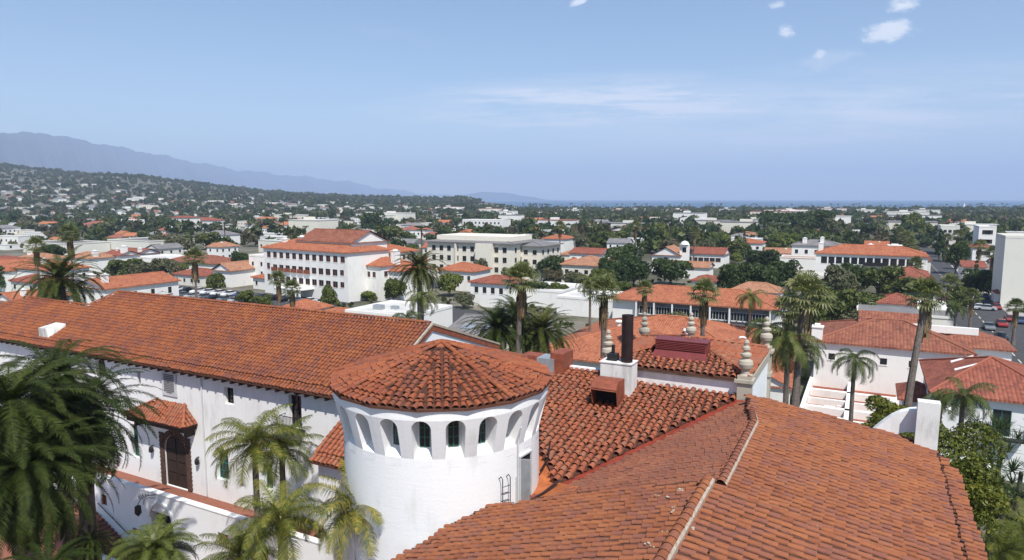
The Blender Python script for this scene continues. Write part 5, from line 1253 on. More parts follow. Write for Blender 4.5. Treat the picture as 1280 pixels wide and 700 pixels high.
# --- big orange roofs and the school
h1 = house('orange_hall', 'broad low hall with a huge plain orange tile roof behind the black flue pipe', 668, 441, 968, 4.2, 30, 'hip', 4.6, rot=0, ov=.9, roof=F_OR, frame=GREENP, wins=[('F', lambda W: G(W, 16, 1, 1.6, 1.9, 1.0, 3, 4))])
m = MB(); W = h1['W']; ww = 15; x0 = W*.62
m = roof_mesh(ww, 12, 4.3, 'gable', 3.4, .3, h1, F_OR, 'y', 'cross_gable', .2, x0, -3)
m = MB(); m.add([(x0, -3, 0), (x0+ww, -3, 0), (x0+ww, -3, 4.3), (x0+ww/2, -3, 7.6), (x0, -3, 4.3)], [(0, 1, 2, 3, 4)]); m.build('gable_end', WHITEF, h1)
for (u, v) in ((.28, .36), (.60, .33), (.84, .3)):
    zz_ = 4.2+4.6*(v*30+.9)/15.9; m = MB(); m.lathe([(.35, zz_-.3), (.4, zz_+.35), (.6, zz_+.4), (.5, zz_+.6), (.05, zz_+.7)], 10, (u*W, v*30)); m.build('roof_vent', WHITEF, h1)
sc_ = house('school_building', 'long school building with an orange hip roof over a ribbon of grey windows', 766, 372, 968, 6.2, 15, 'hip', 2.3, mat=WHITEF, roof=F_OR, ov=1.0, frame=GREYW)
W = sc_['W']; m = MB(); m.box(5.4, W-.4, -.12, 0, .4, 5.7); m.build('window_ribbon', F_GREY, sc_)
for i in range(22):
    u = 5.9+(W-7)*i/22; q = link('window', window_me(1.25, 1.7, GREYW), sc_); q.location = (u, -.27, 3.3)
for i in range(8): m = MB(); x = 5.4+(W-6)*i/7; m.box(x-.15, x+.15, -.9, -.65, 0, 6.0); m.build('pillar', WHITEF, sc_)
# --- right hand side
mr = house('courtyard_mansion', 'long white building with a hipped clay roof and small square windows at the right', 1019, 425, 1215, 7.2, 15, 'hip', 2.5, roof=F_RUST, wins=[('F', [(1.8, 4.6, .85, .9), (8.2, 4.6, .85, .9), (11.6, 4.6, .85, .9), (15.4, 4.6, .85, .9)])], chim=((.01, .04, 1.4, 1.8),))
W = mr['W']; roof_mesh(9, 8, 7.2, 'hip', 1.9, .5, mr, F_RUST, 'y', 'rear_roof', .2, W-4, 5)
block(mr, W-4, W+5, 5, 13, 0, 7.1, WHITEF, nm='rear_wall'); roof_mesh(8, 7, 8.4, 'gable', 2, .3, mr, F_RUST, 'x', 'upper_roof', .2, 5.5, 7)
m = MB(); m.box(9, 20, 7.2, 7.8, 8.4, 9.35); m.build('clerestory_wall', WHITEF, mr)
br = house('balcony_house', 'white house with red hipped roof, skylights and a black iron balcony at the right border', 1168, 489, 1340, 8.0, 14, 'hip', 2.6, mat=WHITE, roof=F_RED, frame=GREENP, wins=[('F', [(4.9, 4.3, 1.5, 2.6)]), ('L', [(4, 5.2, .8, 1.2), (8, 5.2, .8, 1.2)])])
m = MB(); m.box(4.3, 7.5, -1.0, 0, 4.1, 4.25)
for i in range(22): x = 4.3+3.2*i/21; m.box(x-.015, x+.015, -1.0, -.97, 4.25, 5.2)
for i in range(6): y = -1.0+i*.19; m.box(4.3, 4.33, y, y+.03, 4.25, 5.2); m.box(7.47, 7.5, y, y+.03, 4.25, 5.2)
m.box(4.3, 7.5, -1.02, -.96, 5.2, 5.25); m.build('iron_balcony', IRON, br)
m = MB()
for (y0, y1) in ((4.6, 5.8), (8.4, 9.8)):
    for t0, t1 in ((.35, .62),): m.add([(t0*7.5-.5, y0, 8+t0*2.6+.05), (t1*7.5-.5, y0, 8+t1*2.6+.05), (t1*7.5-.5, y1, 8+t1*2.6+.5), (t0*7.5-.5, y1, 8+t0*2.6+.35)], [(0, 1, 2, 3)])
m.build('roof_light', WHITEF, br)
house('porch_roof', 'small red lean-to porch roof tucked left of the balcony house', 1128, 497, 1166, 5.0, 6, 'hip', 1.4, roof=F_RED, mat=WHITE)
# walled courtyard
q0 = atab(1003, 506, 0); q1 = atab(1168, 530, 0)
cr = empty('walled_courtyard', w(-5.9, 82.5, 0), -A); tag(cr, 'walled courtyard of white partition walls over brick red floors at the right', 'courtyard')
m = MB(); m.box(0, 21, 0, 27, 0, .6); m.build('floor', plain('brick_red_floor', (.26, .085, .05), .9, .3, 1), cr)
m = MB()
for (x0, x1, y0, y1, h) in ((0, 21, -.5, 0, 2.2), (-.5, 0, -.5, 27, 1.9), (0, 21, 7.6, 8.4, 1.5), (0, 21, 16, 16.7, 1.5), (0, 15, 22, 22.5, 1.3), (4.4, 5.2, 0, 27, 1.5), (9.4, 10.2, 0, 16, 1.5), (14.6, 15.4, 0, 8, .9), (5.2, 9.4, 3.4, 3.9, 1.4), (0, 4.4, 4, 4.5, 1.4), (5.2, 9.4, 11.5, 12, 1.4), (0, 4.4, 12, 12.5, 1.3), (10.2, 14, 19, 19.4, 1.5), (20.5, 21, 0, 27, 1.9)): m.box(x0, x1, y0, y1, 0, h*.62+.6)
m.build('partition_walls', WHITEF, cr)
m = MB()
for i in range(8): m.box(15.4, 17.4, i*.9, i*.9+.5, .6, .68)
m.build('stepping_path', CONC, cr)
for (x, y) in ((6.4, 1.2), (7.4, 5.2), (11.5, 10.5), (12.5, 17.2), (16.8, 12), (2, 9.6)):
    m = MB(); m.box(x, x+1.3, y, y+.7, 1.0, 1.1); m.box(x+.05, x+.15, y+.05, y+.15, .6, 1.0); m.box(x+1.15, x+1.25, y+.5, y+.6, .6, 1.0); m.box(x+1.5, x+1.9, y, y+.5, .6, 1.4)
    o = m.build('bench_table', WOODD if x > 10 else WHITEF, cr)
FOOT.append((w(-5.9, 82.5).x, w(-5.9, 82.5).y, -A, 21, 27))
# --- far right row
lr = house('long_hotel', 'long white two storey hotel with an orange hip roof and dark balconies at the right', 1020, 316, 1160, 9.5, 15, 'hip', 2.6, roof=F_OR, wins=[('F', lambda W: G(W, 13, 1, 1.8, 2.2, 6.2, 3, 1.6)+G(W, 9, 1, 1.5, 1.8, 2.4, 3, 12, 3)), ('L', lambda W: G(W, 3, 2, 1.2, 1.6, 2.4, 3.5))], chim=((.04, .2, 1.4, 3), (.72, .6, 4, 2.6), (.5, .6, 1.6, 2.6)))
for i in range(3): m = MB(); x = lr['W']*(.44+i*.07); m.box(x, x+2.4, -1.1, 0, 6.0, 6.15); m.box(x, x+2.4, -1.1, -1.05, 6.15, 7.1); m.build('balcony', IRON, lr)
house('grey_roof_house', 'white house with a long slate grey roof left of the long white hotel', 990, 306, 1052, 8.6, 13, 'hip', 2.0, roof=F_GREY, wins=[('F', lambda W: G(W, 5, 1, 1.2, 1.6, 5.2, 3))], chim=((.25, .2, 1.6, 2.6), (.6, .3, 1.4, 3)))
house('low_white_building', 'low white building in front of the slate grey roofed house', 975, 322, 1020, 4.5, 10, 'flat', 0, roof=F_TAN)
house('red_roof_house', 'long sloping red roof house below the long white hotel', 1112, 350, 1168, 5.2, 30, 'hip', 2.6, roof=F_RED, wins=[('F', lambda W: G(W, 5, 1, 1.2, 1.5, 2.2, 3))])
house('garden_house', 'low white building with a plain red roof among the dark trees at the right', 1098, 378, 1146, 4.2, 11, 'hip', 1.6, roof=F_RED, wins=[('F', lambda W: G(W, 5, 1, 1.2, 1.2, 1.2, 3))])
house('flat_grey_building', 'long flat dark grey roof behind the leaning fan palm', 1070, 391, 1196, 3.6, 14, 'flat', 0, BEIGE, F_GREY)
house('white_canopy', 'white vaulted tarp shelter beside the flat dark grey roof', 1150, 385, 1180, 3.8, 8, 'gable', 1.4, roof=WHITEF)
bb = house('beige_block', 'tall windowless beige block cut by the right border', 1257, 297, 1400, 17.5, 15, 'flat', 0, BEIGE, F_FLAT)
house('service_station', 'small shop with a red hip roof by the road at the right border', 1256, 361, 1330, 4.4, 10, 'hip', 2.0, roof=F_RED, wins=[('F', lambda W: G(W, 4, 1, 1.2, 1.6, .9, 3))])
house('service_station', 'small porch with a red roof just left of the roadside shop', 1247, 366, 1262, 3.4, 5, 'hip', 1.0, roof=F_RED)
house('white_motel', 'white motel with a red roof edge and arched windows left of the tall beige block', 1216, 309, 1243, 7.5, 14, 'hip', 1.6, roof=F_RED, wins=[('F', lambda W: G(W, 4, 1, 1.4, 1.7, 4.4, 3))])
house('white_block', 'white three storey block with square windows above the motel', 1224, 284, 1246, 15, 18, 'flat', 0, roof=F_FLAT, wins=[('F', lambda W: G(W, 3, 3, 2.0, 1.8, 4, 4))])
house('white_block', 'pale grey tall block left of the dark conifer in the right distance', 1176, 283, 1200, 14, 16, 'flat', 0, BEIGE, F_FLAT, wins=[('F', lambda W: G(W, 3, 3, 1.4, 1.4, 4, 3.5))])
house('white_house', 'white gable house below the motel beside the narrow cypress', 1204, 333, 1232, 6, 12, 'gable', 1.4, roof=F_RED)
# --- middle distance centre
house('orange_roof_house', 'cream house with a faded orange roof between the round ficus trees', 702, 330, 752, 6, 16, 'hip', 2.4, mat=CREAM, roof=F_TAN, wins=[('F', lambda W: G(W, 4, 1, 1.3, 1.4, 3, 3))])
house('orange_roof_house', 'low white house with a red roof behind the faded orange roofed one', 712, 316, 752, 5.4, 12, 'gable', 1.8, roof=F_RED, wins=[('F', lambda W: G(W, 3, 1, 1, 1.3, 2.5, 3))])
cg = house('mission_church', 'white church with a bell gable and tan roof above the round ficus trees', 815, 318, 850, 6.5, 12, 'gable', 3.0, ax='y', roof=F_TAN, wins=[('F', lambda W: [(W/2-.8, 3.6, 1.6, 2.0)])])
m = MB(); W = cg['W']; m.box(W-.4, W+3, 1, 2.0, 0, 10.5); m.lathe([(1.7, 10.5), (1.2, 11.4), (.05, 11.9)], 10, (W+1.3, 1.5)); m.build('bell_gable', WHITEF, cg)
m = MB(); m.add([(W+.6, .97, 7.6), (W+2, .97, 7.6), (W+2, .97, 9.4), (W+.6, .97, 9.4)], [(0, 1, 2, 3)]); m.build('bell_opening', DARK, cg)
house('shop_row', 'long shop row with a dark red roof and shaded gallery right of the bell gable', 848, 316, 905, 5.5, 12, 'gable', 2.2, roof=F_RED, frame=RUST, wins=[('F', lambda W: G(W, 7, 1, 2.0, 1.6, 2.4, 3))])
house('shop_row', 'low tan roofed shop row in front of the dark red one', 828, 332, 885, 4.2, 9, 'gable', 1.5, roof=F_TAN)
house('red_roof_house', 'small flat red roof above the long school roof, by the white parked van', 865, 350, 893, 4.5, 9, 'hip', 1.2, roof=F_RED)
house('orange_roof_house', 'orange roofed house right of the dark clipped trees in the middle distance', 912, 303, 952, 6, 14, 'hip', 1.8, roof=F_OR, wins=[('F', lambda W: G(W, 4, 1, 1.3, 1.4, 3, 3))])
house('orange_roof_house', 'orange roofed house above the golden green tree in the middle distance', 918, 293, 945, 6, 14, 'hip', 1.6, roof=F_TAN)
house('white_villa', 'white villa with a pointed gable in the middle distance centre', 760, 288, 790, 6.5, 14, 'gable', 2.4, ax='y', roof=F_RED)
house('orange_roof_house', 'orange and tan roofs right of the cream apartment block behind the palm', 678, 298, 705, 7, 16, 'hip', 2.0, roof=F_OR)
house('white_complex', 'long white institutional building in the haze behind the cream apartments', 578, 275, 626, 9, 18, 'flat', 0, roof=F_FLAT, wins=[('F', lambda W: G(W, 10, 2, 1.6, 1.6, 2.5, 3.5))])
house('white_complex', 'long white low complex far behind in the centre right', 850, 273, 888, 9, 18, 'flat', 0, roof=F_FLAT, wins=[('F', lambda W: G(W, 9, 2, 1.8, 1.6, 2.5, 3.5))])
house('white_complex', 'bright white box shaped hall in the upper left town', 131, 275, 156, 7, 20, 'flat', 0, roof=F_FLAT)
house('white_complex', 'white church like block with a red roof in the upper left centre', 209, 272, 226, 12, 18, 'hip', 1.5, roof=F_RED)
house('white_complex', 'long pale red roofed wing right of the white block in the upper left centre', 226, 275, 262, 8, 16, 'hip', 2.5, roof=F_RED)
# ================================================================ ROADS
def strip(name, a0, a1, b0, b1, z, mat, kind='structure'):
    mb = MB(); p = [w(a0, b0, z), w(a1, b0, z), w(a1, b1, z), w(a0, b1, z)]; mb.add(p, [(0, 1, 2, 3)]); o = mb.build(name, mat); tag(o, kind=kind); return o
strip('street', 17, 30, 92, 900, .05, ASPH)
strip('cross_street', -300, 150, 172, 184, .045, ASPH)
strip('cross_street', -300, 160, 330, 341, .045, ASPH)
def kerb(a0, a1, b0, b1):
    mb = MB(); mb.box(0, a1-a0, 0, b1-b0, 0, .15); o = mb.build('pavement', CONC); o.location = w(a0, b0, .0); o.rotation_euler = (0, 0, -A); tag(o, kind='structure')
kerb(13.5, 16.95, 92, 171.5); kerb(30.05, 33.5, 92, 171.5); kerb(13.5, 16.95, 184.5, 329.5); kerb(30.05, 33.5, 184.5, 329.5)
mb = MB(); YEL = plain('road_paint', (.6, .55, .42), .8)
for i in range(60): q = 95+i*6; p = [w(23.4, q, .06), w(23.6, q, .06), w(23.6, q+3, .06), w(23.4, q+3, .06)]; mb.add(p, [(0, 1, 2, 3)])
o = mb.build('lane_markings', YEL); tag(o, kind='structure')
LOT = strip('parking_lot', -215, -118, 112, 140, .055, ASPH)
strip('parking_lot', -92, -66, 118, 142, .055, ASPH)
strip('parking_lot', 36, 62, 150, 200, .055, ASPH)
# ================================================================ CARS
CARP = [('white', (.75, .75, .75)), ('silver', (.42, .43, .45)), ('black', (.015, .015, .018)), ('dark blue', (.03, .05, .12)), ('dark red', (.25, .02, .02)), ('grey', (.16, .17, .18))]
CMAT = {}
for n_, c_ in CARP: CMAT[n_] = plain('paint_'+n_.replace(' ', '_'), c_, .25, .05, 1, spec=.6)
def car_parts():
    def ext(prof, hw, taper=1.0):
        mb = MB(); n = len(prof); vs = [(x, -hw*(taper if z > .95 else 1), z) for x, z in prof]+[(x, hw*(taper if z > .95 else 1), z) for x, z in prof]
        mb.add(vs, [tuple(range(n)), tuple(range(n, 2*n))[::-1]]+[(i, (i+1) % n, n+(i+1) % n, n+i) for i in range(n)]); return mb
    body = ext([(-2.2, .32), (-2.25, .62), (-2.1, .88), (-1.35, .95), (1.0, .95), (2.0, .80), (2.2, .6), (2.2, .32)], .88)
    b2 = ext([(-1.30, .95), (-.95, 1.40), (.25, 1.43), (.95, .96)], .80, .84)
    roof = MB(); roof.box(-.92, .28, -.66, .66, 1.42, 1.46)
    wh = MB()
    return body, b2, roof
_b, _g, _r = car_parts()
def me_from(mb, nm, mat): me = bpy.data.meshes.new(nm); me.from_pydata(mb.v, [], mb.f); me.materials.append(mat); return me
BODY = {n: me_from(_b, 'body', CMAT[n]) for n, _ in CARP}; ROOFM = {n: me_from(_r, 'roof', CMAT[n]) for n, _ in CARP}; GL = me_from(_g, 'cabin_glass', GLASS)
mb = MB(); mb.tube((0, -.11, 0), (0, .11, 0), .33, n=14); mb.tube((0, -.12, 0), (0, .12, 0), .19, n=10); WHL = me_from(mb, 'wheel', IRON)
def car(x, y, rz, colr, label, group=None):
    r = empty('parked_car', (x, y, .06), rz); tag(r, label, 'car', group)
    link('body', BODY[colr], r); link('cabin_glass', GL, r); link('roof', ROOFM[colr], r)
    for sx in (-1.35, 1.35):
        for sy in (-.8, .8): o = link('wheel', WHL, r); o.location = (sx, sy, .33)
    return r
rc_ = random.Random(12)
for row, b_ in enumerate((116, 124, 131.5)):
    for i in range(20):
        a_ = -208+i*4.3+row*1.1
        if rc_.random() < .18: continue
        q = w(a_, b_); c_ = rc_.choice(['white', 'silver', 'black', 'dark blue', 'grey', 'white', 'silver'])
        car(q.x, q.y, -A+math.pi/2+(math.pi if rc_.random() < .5 else 0)+rc_.gauss(0, .03), c_, c_+' car parked in the rows of the parking lot left of the hotel', c_+' cars in the parking lot')
for i, c_ in enumerate(('black', 'silver', 'white', 'black', 'silver', 'white', 'dark red')):
    q = at(335+i*33 if i < 6 else 590-12, 366+i*1.6, 0); q = at((338, 362, 385, 402, 425, 448, 435)[i], (356, 360, 364, 366, 368, 372, 371)[i], 0)
    car(q[0], q[1], -A+rc_.gauss(0, .1)+.25, c_, c_+' car parked in front of the hotel, number '+('first', 'second', 'third', 'fourth', 'fifth', 'sixth', 'seventh')[i]+' from its left end')
for (px_, py_, c_, lb, dr_) in ((1251, 425, 'black', 'black car driving on the street towards the viewer', 1), (1236, 412, 'grey', 'grey car at the kerb left of the red one on the street', 1), (1252, 408, 'dark red', 'dark red car on the street behind the black one', 1), (1275, 404, 'dark blue', 'dark blue car on the street at the right border', 1),
     (1240, 365, 'white', 'white car crossing in front of the roadside shop', 0), (1232, 388, 'silver', 'silver car at the junction beside the yellow palms', 0), (1222, 387, 'white', 'white car at the junction behind the silver one', 0), (1252, 383, 'black', 'black car at the junction below the roadside shop', 0),
     (745, 350, 'white', 'white car between the round ficus trees and the school roof', 0), (873, 341, 'white', 'white van like car behind the flat red roof', 0), (985, 396, 'white', 'white car beside the right end of the school', 1), (612, 377, 'silver', 'silver car parked by the white two storey house', 0)):
    q = at(px_, py_, 0); car(q[0], q[1], -A+(math.pi/2 if dr_ else 0)+math.pi, c_, lb)
for i in range(12):
    c_ = rc_.choice(['white', 'silver', 'black', 'dark blue', 'grey', 'dark red']); q = w(18.3 if i % 2 else 28.8, 186+i*9+rc_.uniform(-2, 2)); car(q.x, q.y, -A+math.pi/2, c_, c_+' car in the line parked along the kerb of the street to the sea', c_+' cars along the kerb of the street')
# street lamps
def lamp(px, py, lb):
    q = at(px, py, 0); r = empty('street_lamp', (q[0], q[1], 0), 0); tag(r, lb, 'street lamp')
    m = MB(); m.path([(0, 0, 0), (0, 0, 6), (.4, 0, 7), (1.6, 0, 7.2)], [.12, .09, .07, .05], 7); m.build('pole', GREYW, r); m = MB(); m.box(1.4, 2.1, -.15, .15, 7.1, 7.25); m.build('lamp_head', ZINC, r)
lamp(1268, 425, 'thin street lamp at the edge of the street near the right border'); lamp(1213, 408, 'pale street lamp standing behind the clay roof by the corner'); lamp(400, 372, 'thin lamp post in front of the hotel')
# ================================================================ TREES
def blocked(x, y, m=2.5):
    for (fx, fy, rz, W, D) in FOOT:
        dx, dy = x-fx, y-fy; c, s = math.cos(rz), math.sin(rz); u, v = dx*c+dy*s, -dx*s+dy*c
        if -m < u < W+m and -m < v < D+m: return True
    a_, b_ = ab((x, y))
    if 12 < a_ < 35 and b_ > 90: return True
    if 170 < b_ < 186 or 328 < b_ < 343: return True
    if -217 < a_ < -116 and 110 < b_ < 142: return True
    if -92 < a_ < -64 and 118 < b_ < 142: return True
    return False
# trees one can tell apart: (px, py crown centre, distance, crown width px, height/width, kind, label)
TL = [
 (683, 331, 215, 50, .62, 'dark0', 'round clipped dark green tree right of the cream apartment block'),
 (778, 322, 205, 44, .95, 'dark1', 'tall round dark tree, left one of the trio above the school roof'),
 (792, 336, 190, 42, .9, 'dark0', 'round dark tree at the front of the trio above the school roof'),
 (838, 336, 192, 52, .65, 'dark1', 'flat topped round dark tree, right one of the trio above the school roof'),
 (764, 337, 197, 34, 1.1, 'dark1', 'narrow dark tree at the left edge of the trio above the school roof'),
 (918, 345, 165, 44, .95, 'dark0', 'round dark tree, leftmost of the clipped row right of the school windows'),
 (950, 345, 160, 46, .9, 'dark1', 'round dark tree in the middle of the clipped row right of the school windows'),
 (978, 342, 162, 44, .95, 'dark0', 'round bright edged dark tree at the right of the clipped row'),
 (955, 324, 185, 50, .6, 'dark0', 'wide dark tree behind the clipped row'),
 (1050, 352, 150, 52, .9, 'olive0', 'bare branched olive toned tree in front of the long white hotel'),
 (1070, 345, 162, 44, .9, 'dark1', 'dark round tree below the left windows of the long white hotel'),
 (1100, 350, 160, 50, .8, 'round0', 'mid green tree below the middle of the long white hotel'),
 (1145, 366, 135, 54, .7, 'round1', 'mid green tree behind the leaning fan palm crown'),
 (1040, 385, 118, 58, .95, 'round2', 'large dull green tree left of the courtyard mansion roof'),
 (1062, 398, 112, 46, .8, 'olive1', 'grey green tree directly behind the courtyard mansion chimney'),
 (1020, 372, 122, 48, 1.0, 'dark1', 'dark tree behind the bushy tall fan palm'),
 (1085, 380, 130, 50, .6, 'round0', 'spreading tree left of the plain red roof among the dark trees'),
 (1120, 392, 112, 60, .35, 'brite', 'low bright green hedge like tree behind the courtyard mansion ridge'),
 (1196, 372, 130, 30, 1.0, 'round1', 'tree between the white tarp shelter and the road'),
 (1240, 352, 175, 40, .8, 'round2', 'tree at the foot of the tall beige block'),
 (1268, 350, 175, 34, .8, 'round0', 'bright tree below the tall beige block at the right border'),
 (1215, 350, 185, 34, .9, 'dark0', 'dark tree left of the beige block by the street'),
 (1175, 300, 300, 36, 1.2, 'tallpine', 'tall dark conifer between the pale block and the motel'),
 (1194, 318, 230, 30, 1.4, 'dark1', 'dark tree mass left of the white gable house'),
 (1221, 328, 200, 8, 3.6, 'cyp', 'narrow cypress beside the white gable house'),
 (603, 338, 150, 26, 1.3, 'olive0', 'grey green tree in front of the cream apartments above the white two storey house'),
 (570, 322, 200, 32, .8, 'round0', 'mid green tree at the foot of the cream apartment block'),
 (640, 345, 140, 30, 1.0, 'olive1', 'feathery tree behind the tall fan palm crown at the centre'),
 (562, 352, 125, 34, .9, 'brite', 'yellow green tree right of the big date palm trunk'),
 (585, 350, 130, 24, .8, 'brite', 'small yellow green tree left of the white two storey house'),
 (580, 375, 105, 30, .6, 'olive0', 'low grey green bush above the slate shed roof'),
 (672, 362, 118, 44, .6, 'dark0', 'leafy dark hedge tree above the date palm group'),
 (700, 365, 115, 34, .7, 'round1', 'leafy tree at the left of the round yellow green bush'),
 (729, 371, 108, 28, .8, 'brite', 'round yellow green bush at the left end of the school roof'),
 (752, 352, 130, 34, 1.0, 'round0', 'pale green tree behind the fan palm left of the school'),
 (720, 350, 150, 40, .7, 'olive1', 'grey shrubby tree below the faded orange roofed house'),
 (413, 371, 118, 26, 1.1, 'round1', 'bright round tree in front of the hotel right of the pyramidal hut'),
 (460, 368, 125, 30, .4, 'brite', 'low clipped yellow green hedge at the foot of the hotel annex'),
 (492, 362, 120, 30, .9, 'round2', 'tree between the hotel annex and the big date palm'),
 (300, 326, 165, 24, 1.2, 'dark0', 'dark tree left of the hotel'),
 (305, 340, 150, 44, .25, 'round0', 'clipped hedge along the parking lot left of the hotel'),
 (228, 303, 260, 40, .6, 'olive0', 'broad brown green tree in the upper left, right of the grey blue flat roof'),
 (202, 301, 265, 30, .7, 'olive1', 'brown green tree left of the broad one in the upper left'),
 (258, 300, 270, 34, .6, 'round0', 'dull green tree right of the broad brown green one'),
 (182, 338, 140, 40, .6, 'olive0', 'grey green tree above the middle of the long red roof left part'),
 (155, 334, 150, 44, .5, 'round2', 'dark green tree right of the twin chimney house'),
 (205, 332, 150, 34, .8, 'olive1', 'olive toned tree in front of the parking lot'),
 (225, 335, 148, 22, .8, 'brite', 'light green tree left of the stout yellow fan palm'),
 (268, 352, 120, 26, .8, 'round1', 'bushy tree at the near edge of the parking lot'),
 (185, 358, 120, 26, .7, 'olive0', 'grey bush at the left near edge of the parking lot'),
 (305, 372, 108, 26, .7, 'round0', 'dark bush behind the ridge of the long red roof, left of the hut'),
 (330, 378, 104, 24, .8, 'round2', 'dark bush behind the ridge right beside the pyramidal hut'),
 (5, 345, 120, 34, .9, 'dark0', 'dark tree at the left border beside the cottages'),
 (62, 315, 180, 40, .6, 'dark1', 'dark tree behind the huge date palm'),
 (466, 276, 330, 30, .9, 'dark0', 'big dark tree above the hotel annex roof'),
 (490, 292, 300, 44, .5, 'round0', 'wide pale green tree between the hotel and the cream block'),
 (900, 300, 250, 30, .9, 'brite', 'golden green tree in the middle distance, left one'),
 (978, 300, 240, 34, .7, 'brite', 'golden green tree left of the slate grey roofed house'),
 (880, 312, 225, 34, .8, 'olive0', 'grey tree right of the bell gable'),
 (925, 312, 220, 40, .5, 'round1', 'tree mass above the clipped row of dark trees'),
 (765, 300, 260, 40, .6, 'round2', 'spreading tree in the centre above the trio of round trees'),
 (820, 292, 300, 36, .8, 'round0', 'broad tree above the church'),
 (720, 300, 280, 36, .6, 'olive1', 'spreading tree left of the centre above the faded orange roof'),
 (575, 250, 1500, 24, .35, 'dark0', 'dark wooded knoll tree on the horizon left of the sea'),
 (1010, 276, 420, 60, .55, 'dark1', 'large dark grove tree in the right middle distance'),
 (965, 277, 430, 50, .6, 'dark0', 'large dark grove tree left of the biggest one'),
 (1040, 285, 400, 30, .9, 'olive0', 'bare brownish tree at the right of the dark grove'),
 (1140, 282, 420, 34, .9, 'round1', 'tree above the long white hotel ridge'),
]
for (px, py, D, wpx, asp, key, lb) in TL:
    x, y, z = atd(px, py, D); name, cm, tm, R, h = TREES[key]
    if D > 1000: z = land_h(x, y)+8
    Rw = wpx*.5/F*D*1.04; hw = Rw*asp; gz = land_h(x, y)
    if key in ('cyp', 'tallpine'):
        top = z+hw; sc = (top-gz)/ (13.0 if key == 'cyp' else 18.5); sxy = sc if key == 'tallpine' else sc*.8
        plant_tree(key, x, y, sc, lb, z=gz, sxy=sxy); continue
    top = z+hw
    if D < 1000:
        gx, gy = at(px, py+hw/D*F*1.15, 0.0)
        if D*.55 < gy < D*1.7: x, y = gx, gy; Rw *= gy/D; top = H+(top-H)*gy/D
    sz_ = (top-gz)/(h+R*1.32); plant_tree(key, x, y, sz_, lb, z=gz, sxy=max(Rw/(R*.95), sz_*.5))
    FOOT.append((x-Rw*.4, y-Rw*.4, 0, Rw*.8, Rw*.8))
# ================================================================ FAR HOUSES
rh_ = random.Random(77); HP = []; NEARH = []
def near_house(x, y):
    mats = rh_.choice([(WHITEF, 'white'), (WHITEF, 'white'), (CREAM, 'cream'), (BEIGE, 'beige')]); rf = rh_.choice([(F_OR, 'orange'), (F_RED, 'red'), (F_TAN, 'tan'), (F_RUST, 'rust red'), (F_GREY, 'grey'), (F_FLAT, 'flat pale'), (F_OR, 'orange')])
    W = rh_.uniform(8, 15); D = rh_.uniform(7, 11); ez = rh_.choice([3.2, 3.4, 6.0]); kd = 'flat' if rf[0] is F_FLAT else rh_.choice(['hip', 'gable', 'hip'])
    rz = -A+rh_.choice([0, 0, math.pi/2])+rh_.gauss(0, .06); ax = 'x' if W > D else 'y'; c, s = math.cos(rz), math.sin(rz)
    n_ = max(2, int(W/3)); g_ = lambda L_: grid_w(L_, max(2, int(L_/3.2)), 1 if ez < 5 else 2, 1.0, 1.2, 1.0, 2.8)
    px0, py0 = x-(W/2*c-D/2*s), y-(W/2*s+D/2*c)
    lb = mats[1]+' walled '+rf[1]+' roofed house among the trees of the near town'
    house('town_house', lb, 0, 0, 0, ez, D, kd, rh_.uniform(1.4, 2.1), mats[0], rf[0], ax=ax, ov=.4, wins=[('F', g_), ('R', g_), ('L', g_)], chim=((rh_.uniform(.2, .8), .4, .8, 1.6),) if rh_.random() < .5 and kd != 'flat' else (), group=mats[1]+' houses with '+rf[1]+' roofs in the near town', pos=((px0, py0), W, rz), cat='house')
    FOOT.pop()
def small_house(W, D, h, rh, kind, wm, rm, nwin):
    mb = MB(); mb.box(0, W, 0, D, 0, h, 0)
    if nwin:
        for i in range(nwin): x = (i+.5)*W/nwin; mb.box(x-.55, x+.55, -.04, -.005, h*.45, h*.45+1.4, 2)
    if kind == 'flat': mb.box(-.1, W+.1, -.1, D+.1, h+.002, h+.35, 1)
    else:
        o = .5; i = (D/2+o if kind == 'hip' else 0.01)
        mb.add([(-o, -o, h), (W+o, -o, h), (W+o, D+o, h), (-o, D+o, h), (-o+i, D/2, h+rh), (W+o-i, D/2, h+rh)], [(0, 1, 5, 4), (1, 2, 5), (2, 3, 4, 5), (3, 0, 4), (3, 2, 1, 0)], 1)
    me = bpy.data.meshes.new('house'); me.from_pydata(mb.v, [], mb.f)
    for m in (wm, rm, GLASS): me.materials.append(m)
    me.polygons.foreach_set('material_index', mb.m); return me
FLATO = plain('far_tile_orange', (.42, .16, .075), .9, .25, .3); FLATR = plain('far_tile_red', (.30, .11, .075), .9, .25, .3); FLATG = plain('far_shingle_grey', (.22, .21, .21), .9, .3, .3)
kinds_ = [('orange roofed', FLATO), ('red brown roofed', FLATR), ('grey roofed', FLATG), ('pale flat roofed', F_FLAT)]
for wm, wn in ((WHITEF, 'white'), (CREAM, 'cream'), (BEIGE, 'beige')):
    for kn, rm in kinds_:
        for v in range(2):
            W = (11, 19)[v]+(6 if 'flat' in kn else 0); HP.append((wn+' '+kn, small_house(W, 9+v*2, 3.2+v*2.4, 2.2, 'flat' if 'flat' in kn else rh_.choice(['hip', 'gable']), wm, rm, 3+v*3), W))
hc = []; t_ = 0
while len(hc) < 1350 and t_ < 40000:
    t_ += 1
    px = rh_.uniform(-20, 1300); D = 118+rh_.random()**.8*1570; x = (px-640)/859*D
    if px < 600 and rh_.random() < .2: D = rh_.uniform(900, 1500); x = (px-640)/859*D
    if px < 600 and D > 1450 and rh_.random() < .7: continue
    if blocked(x, D, 11 if D > 300 else 7): continue
    if D < 340 and len(NEARH) < 110:
        NEARH.append((x, D)); FOOT.append((x-7, D-7, 0, 14, 14)); near_house(x, D); continue
    if D < 600: FOOT.append((x-5, D-5, 0, 12, 12))
    hc.append((D, x))
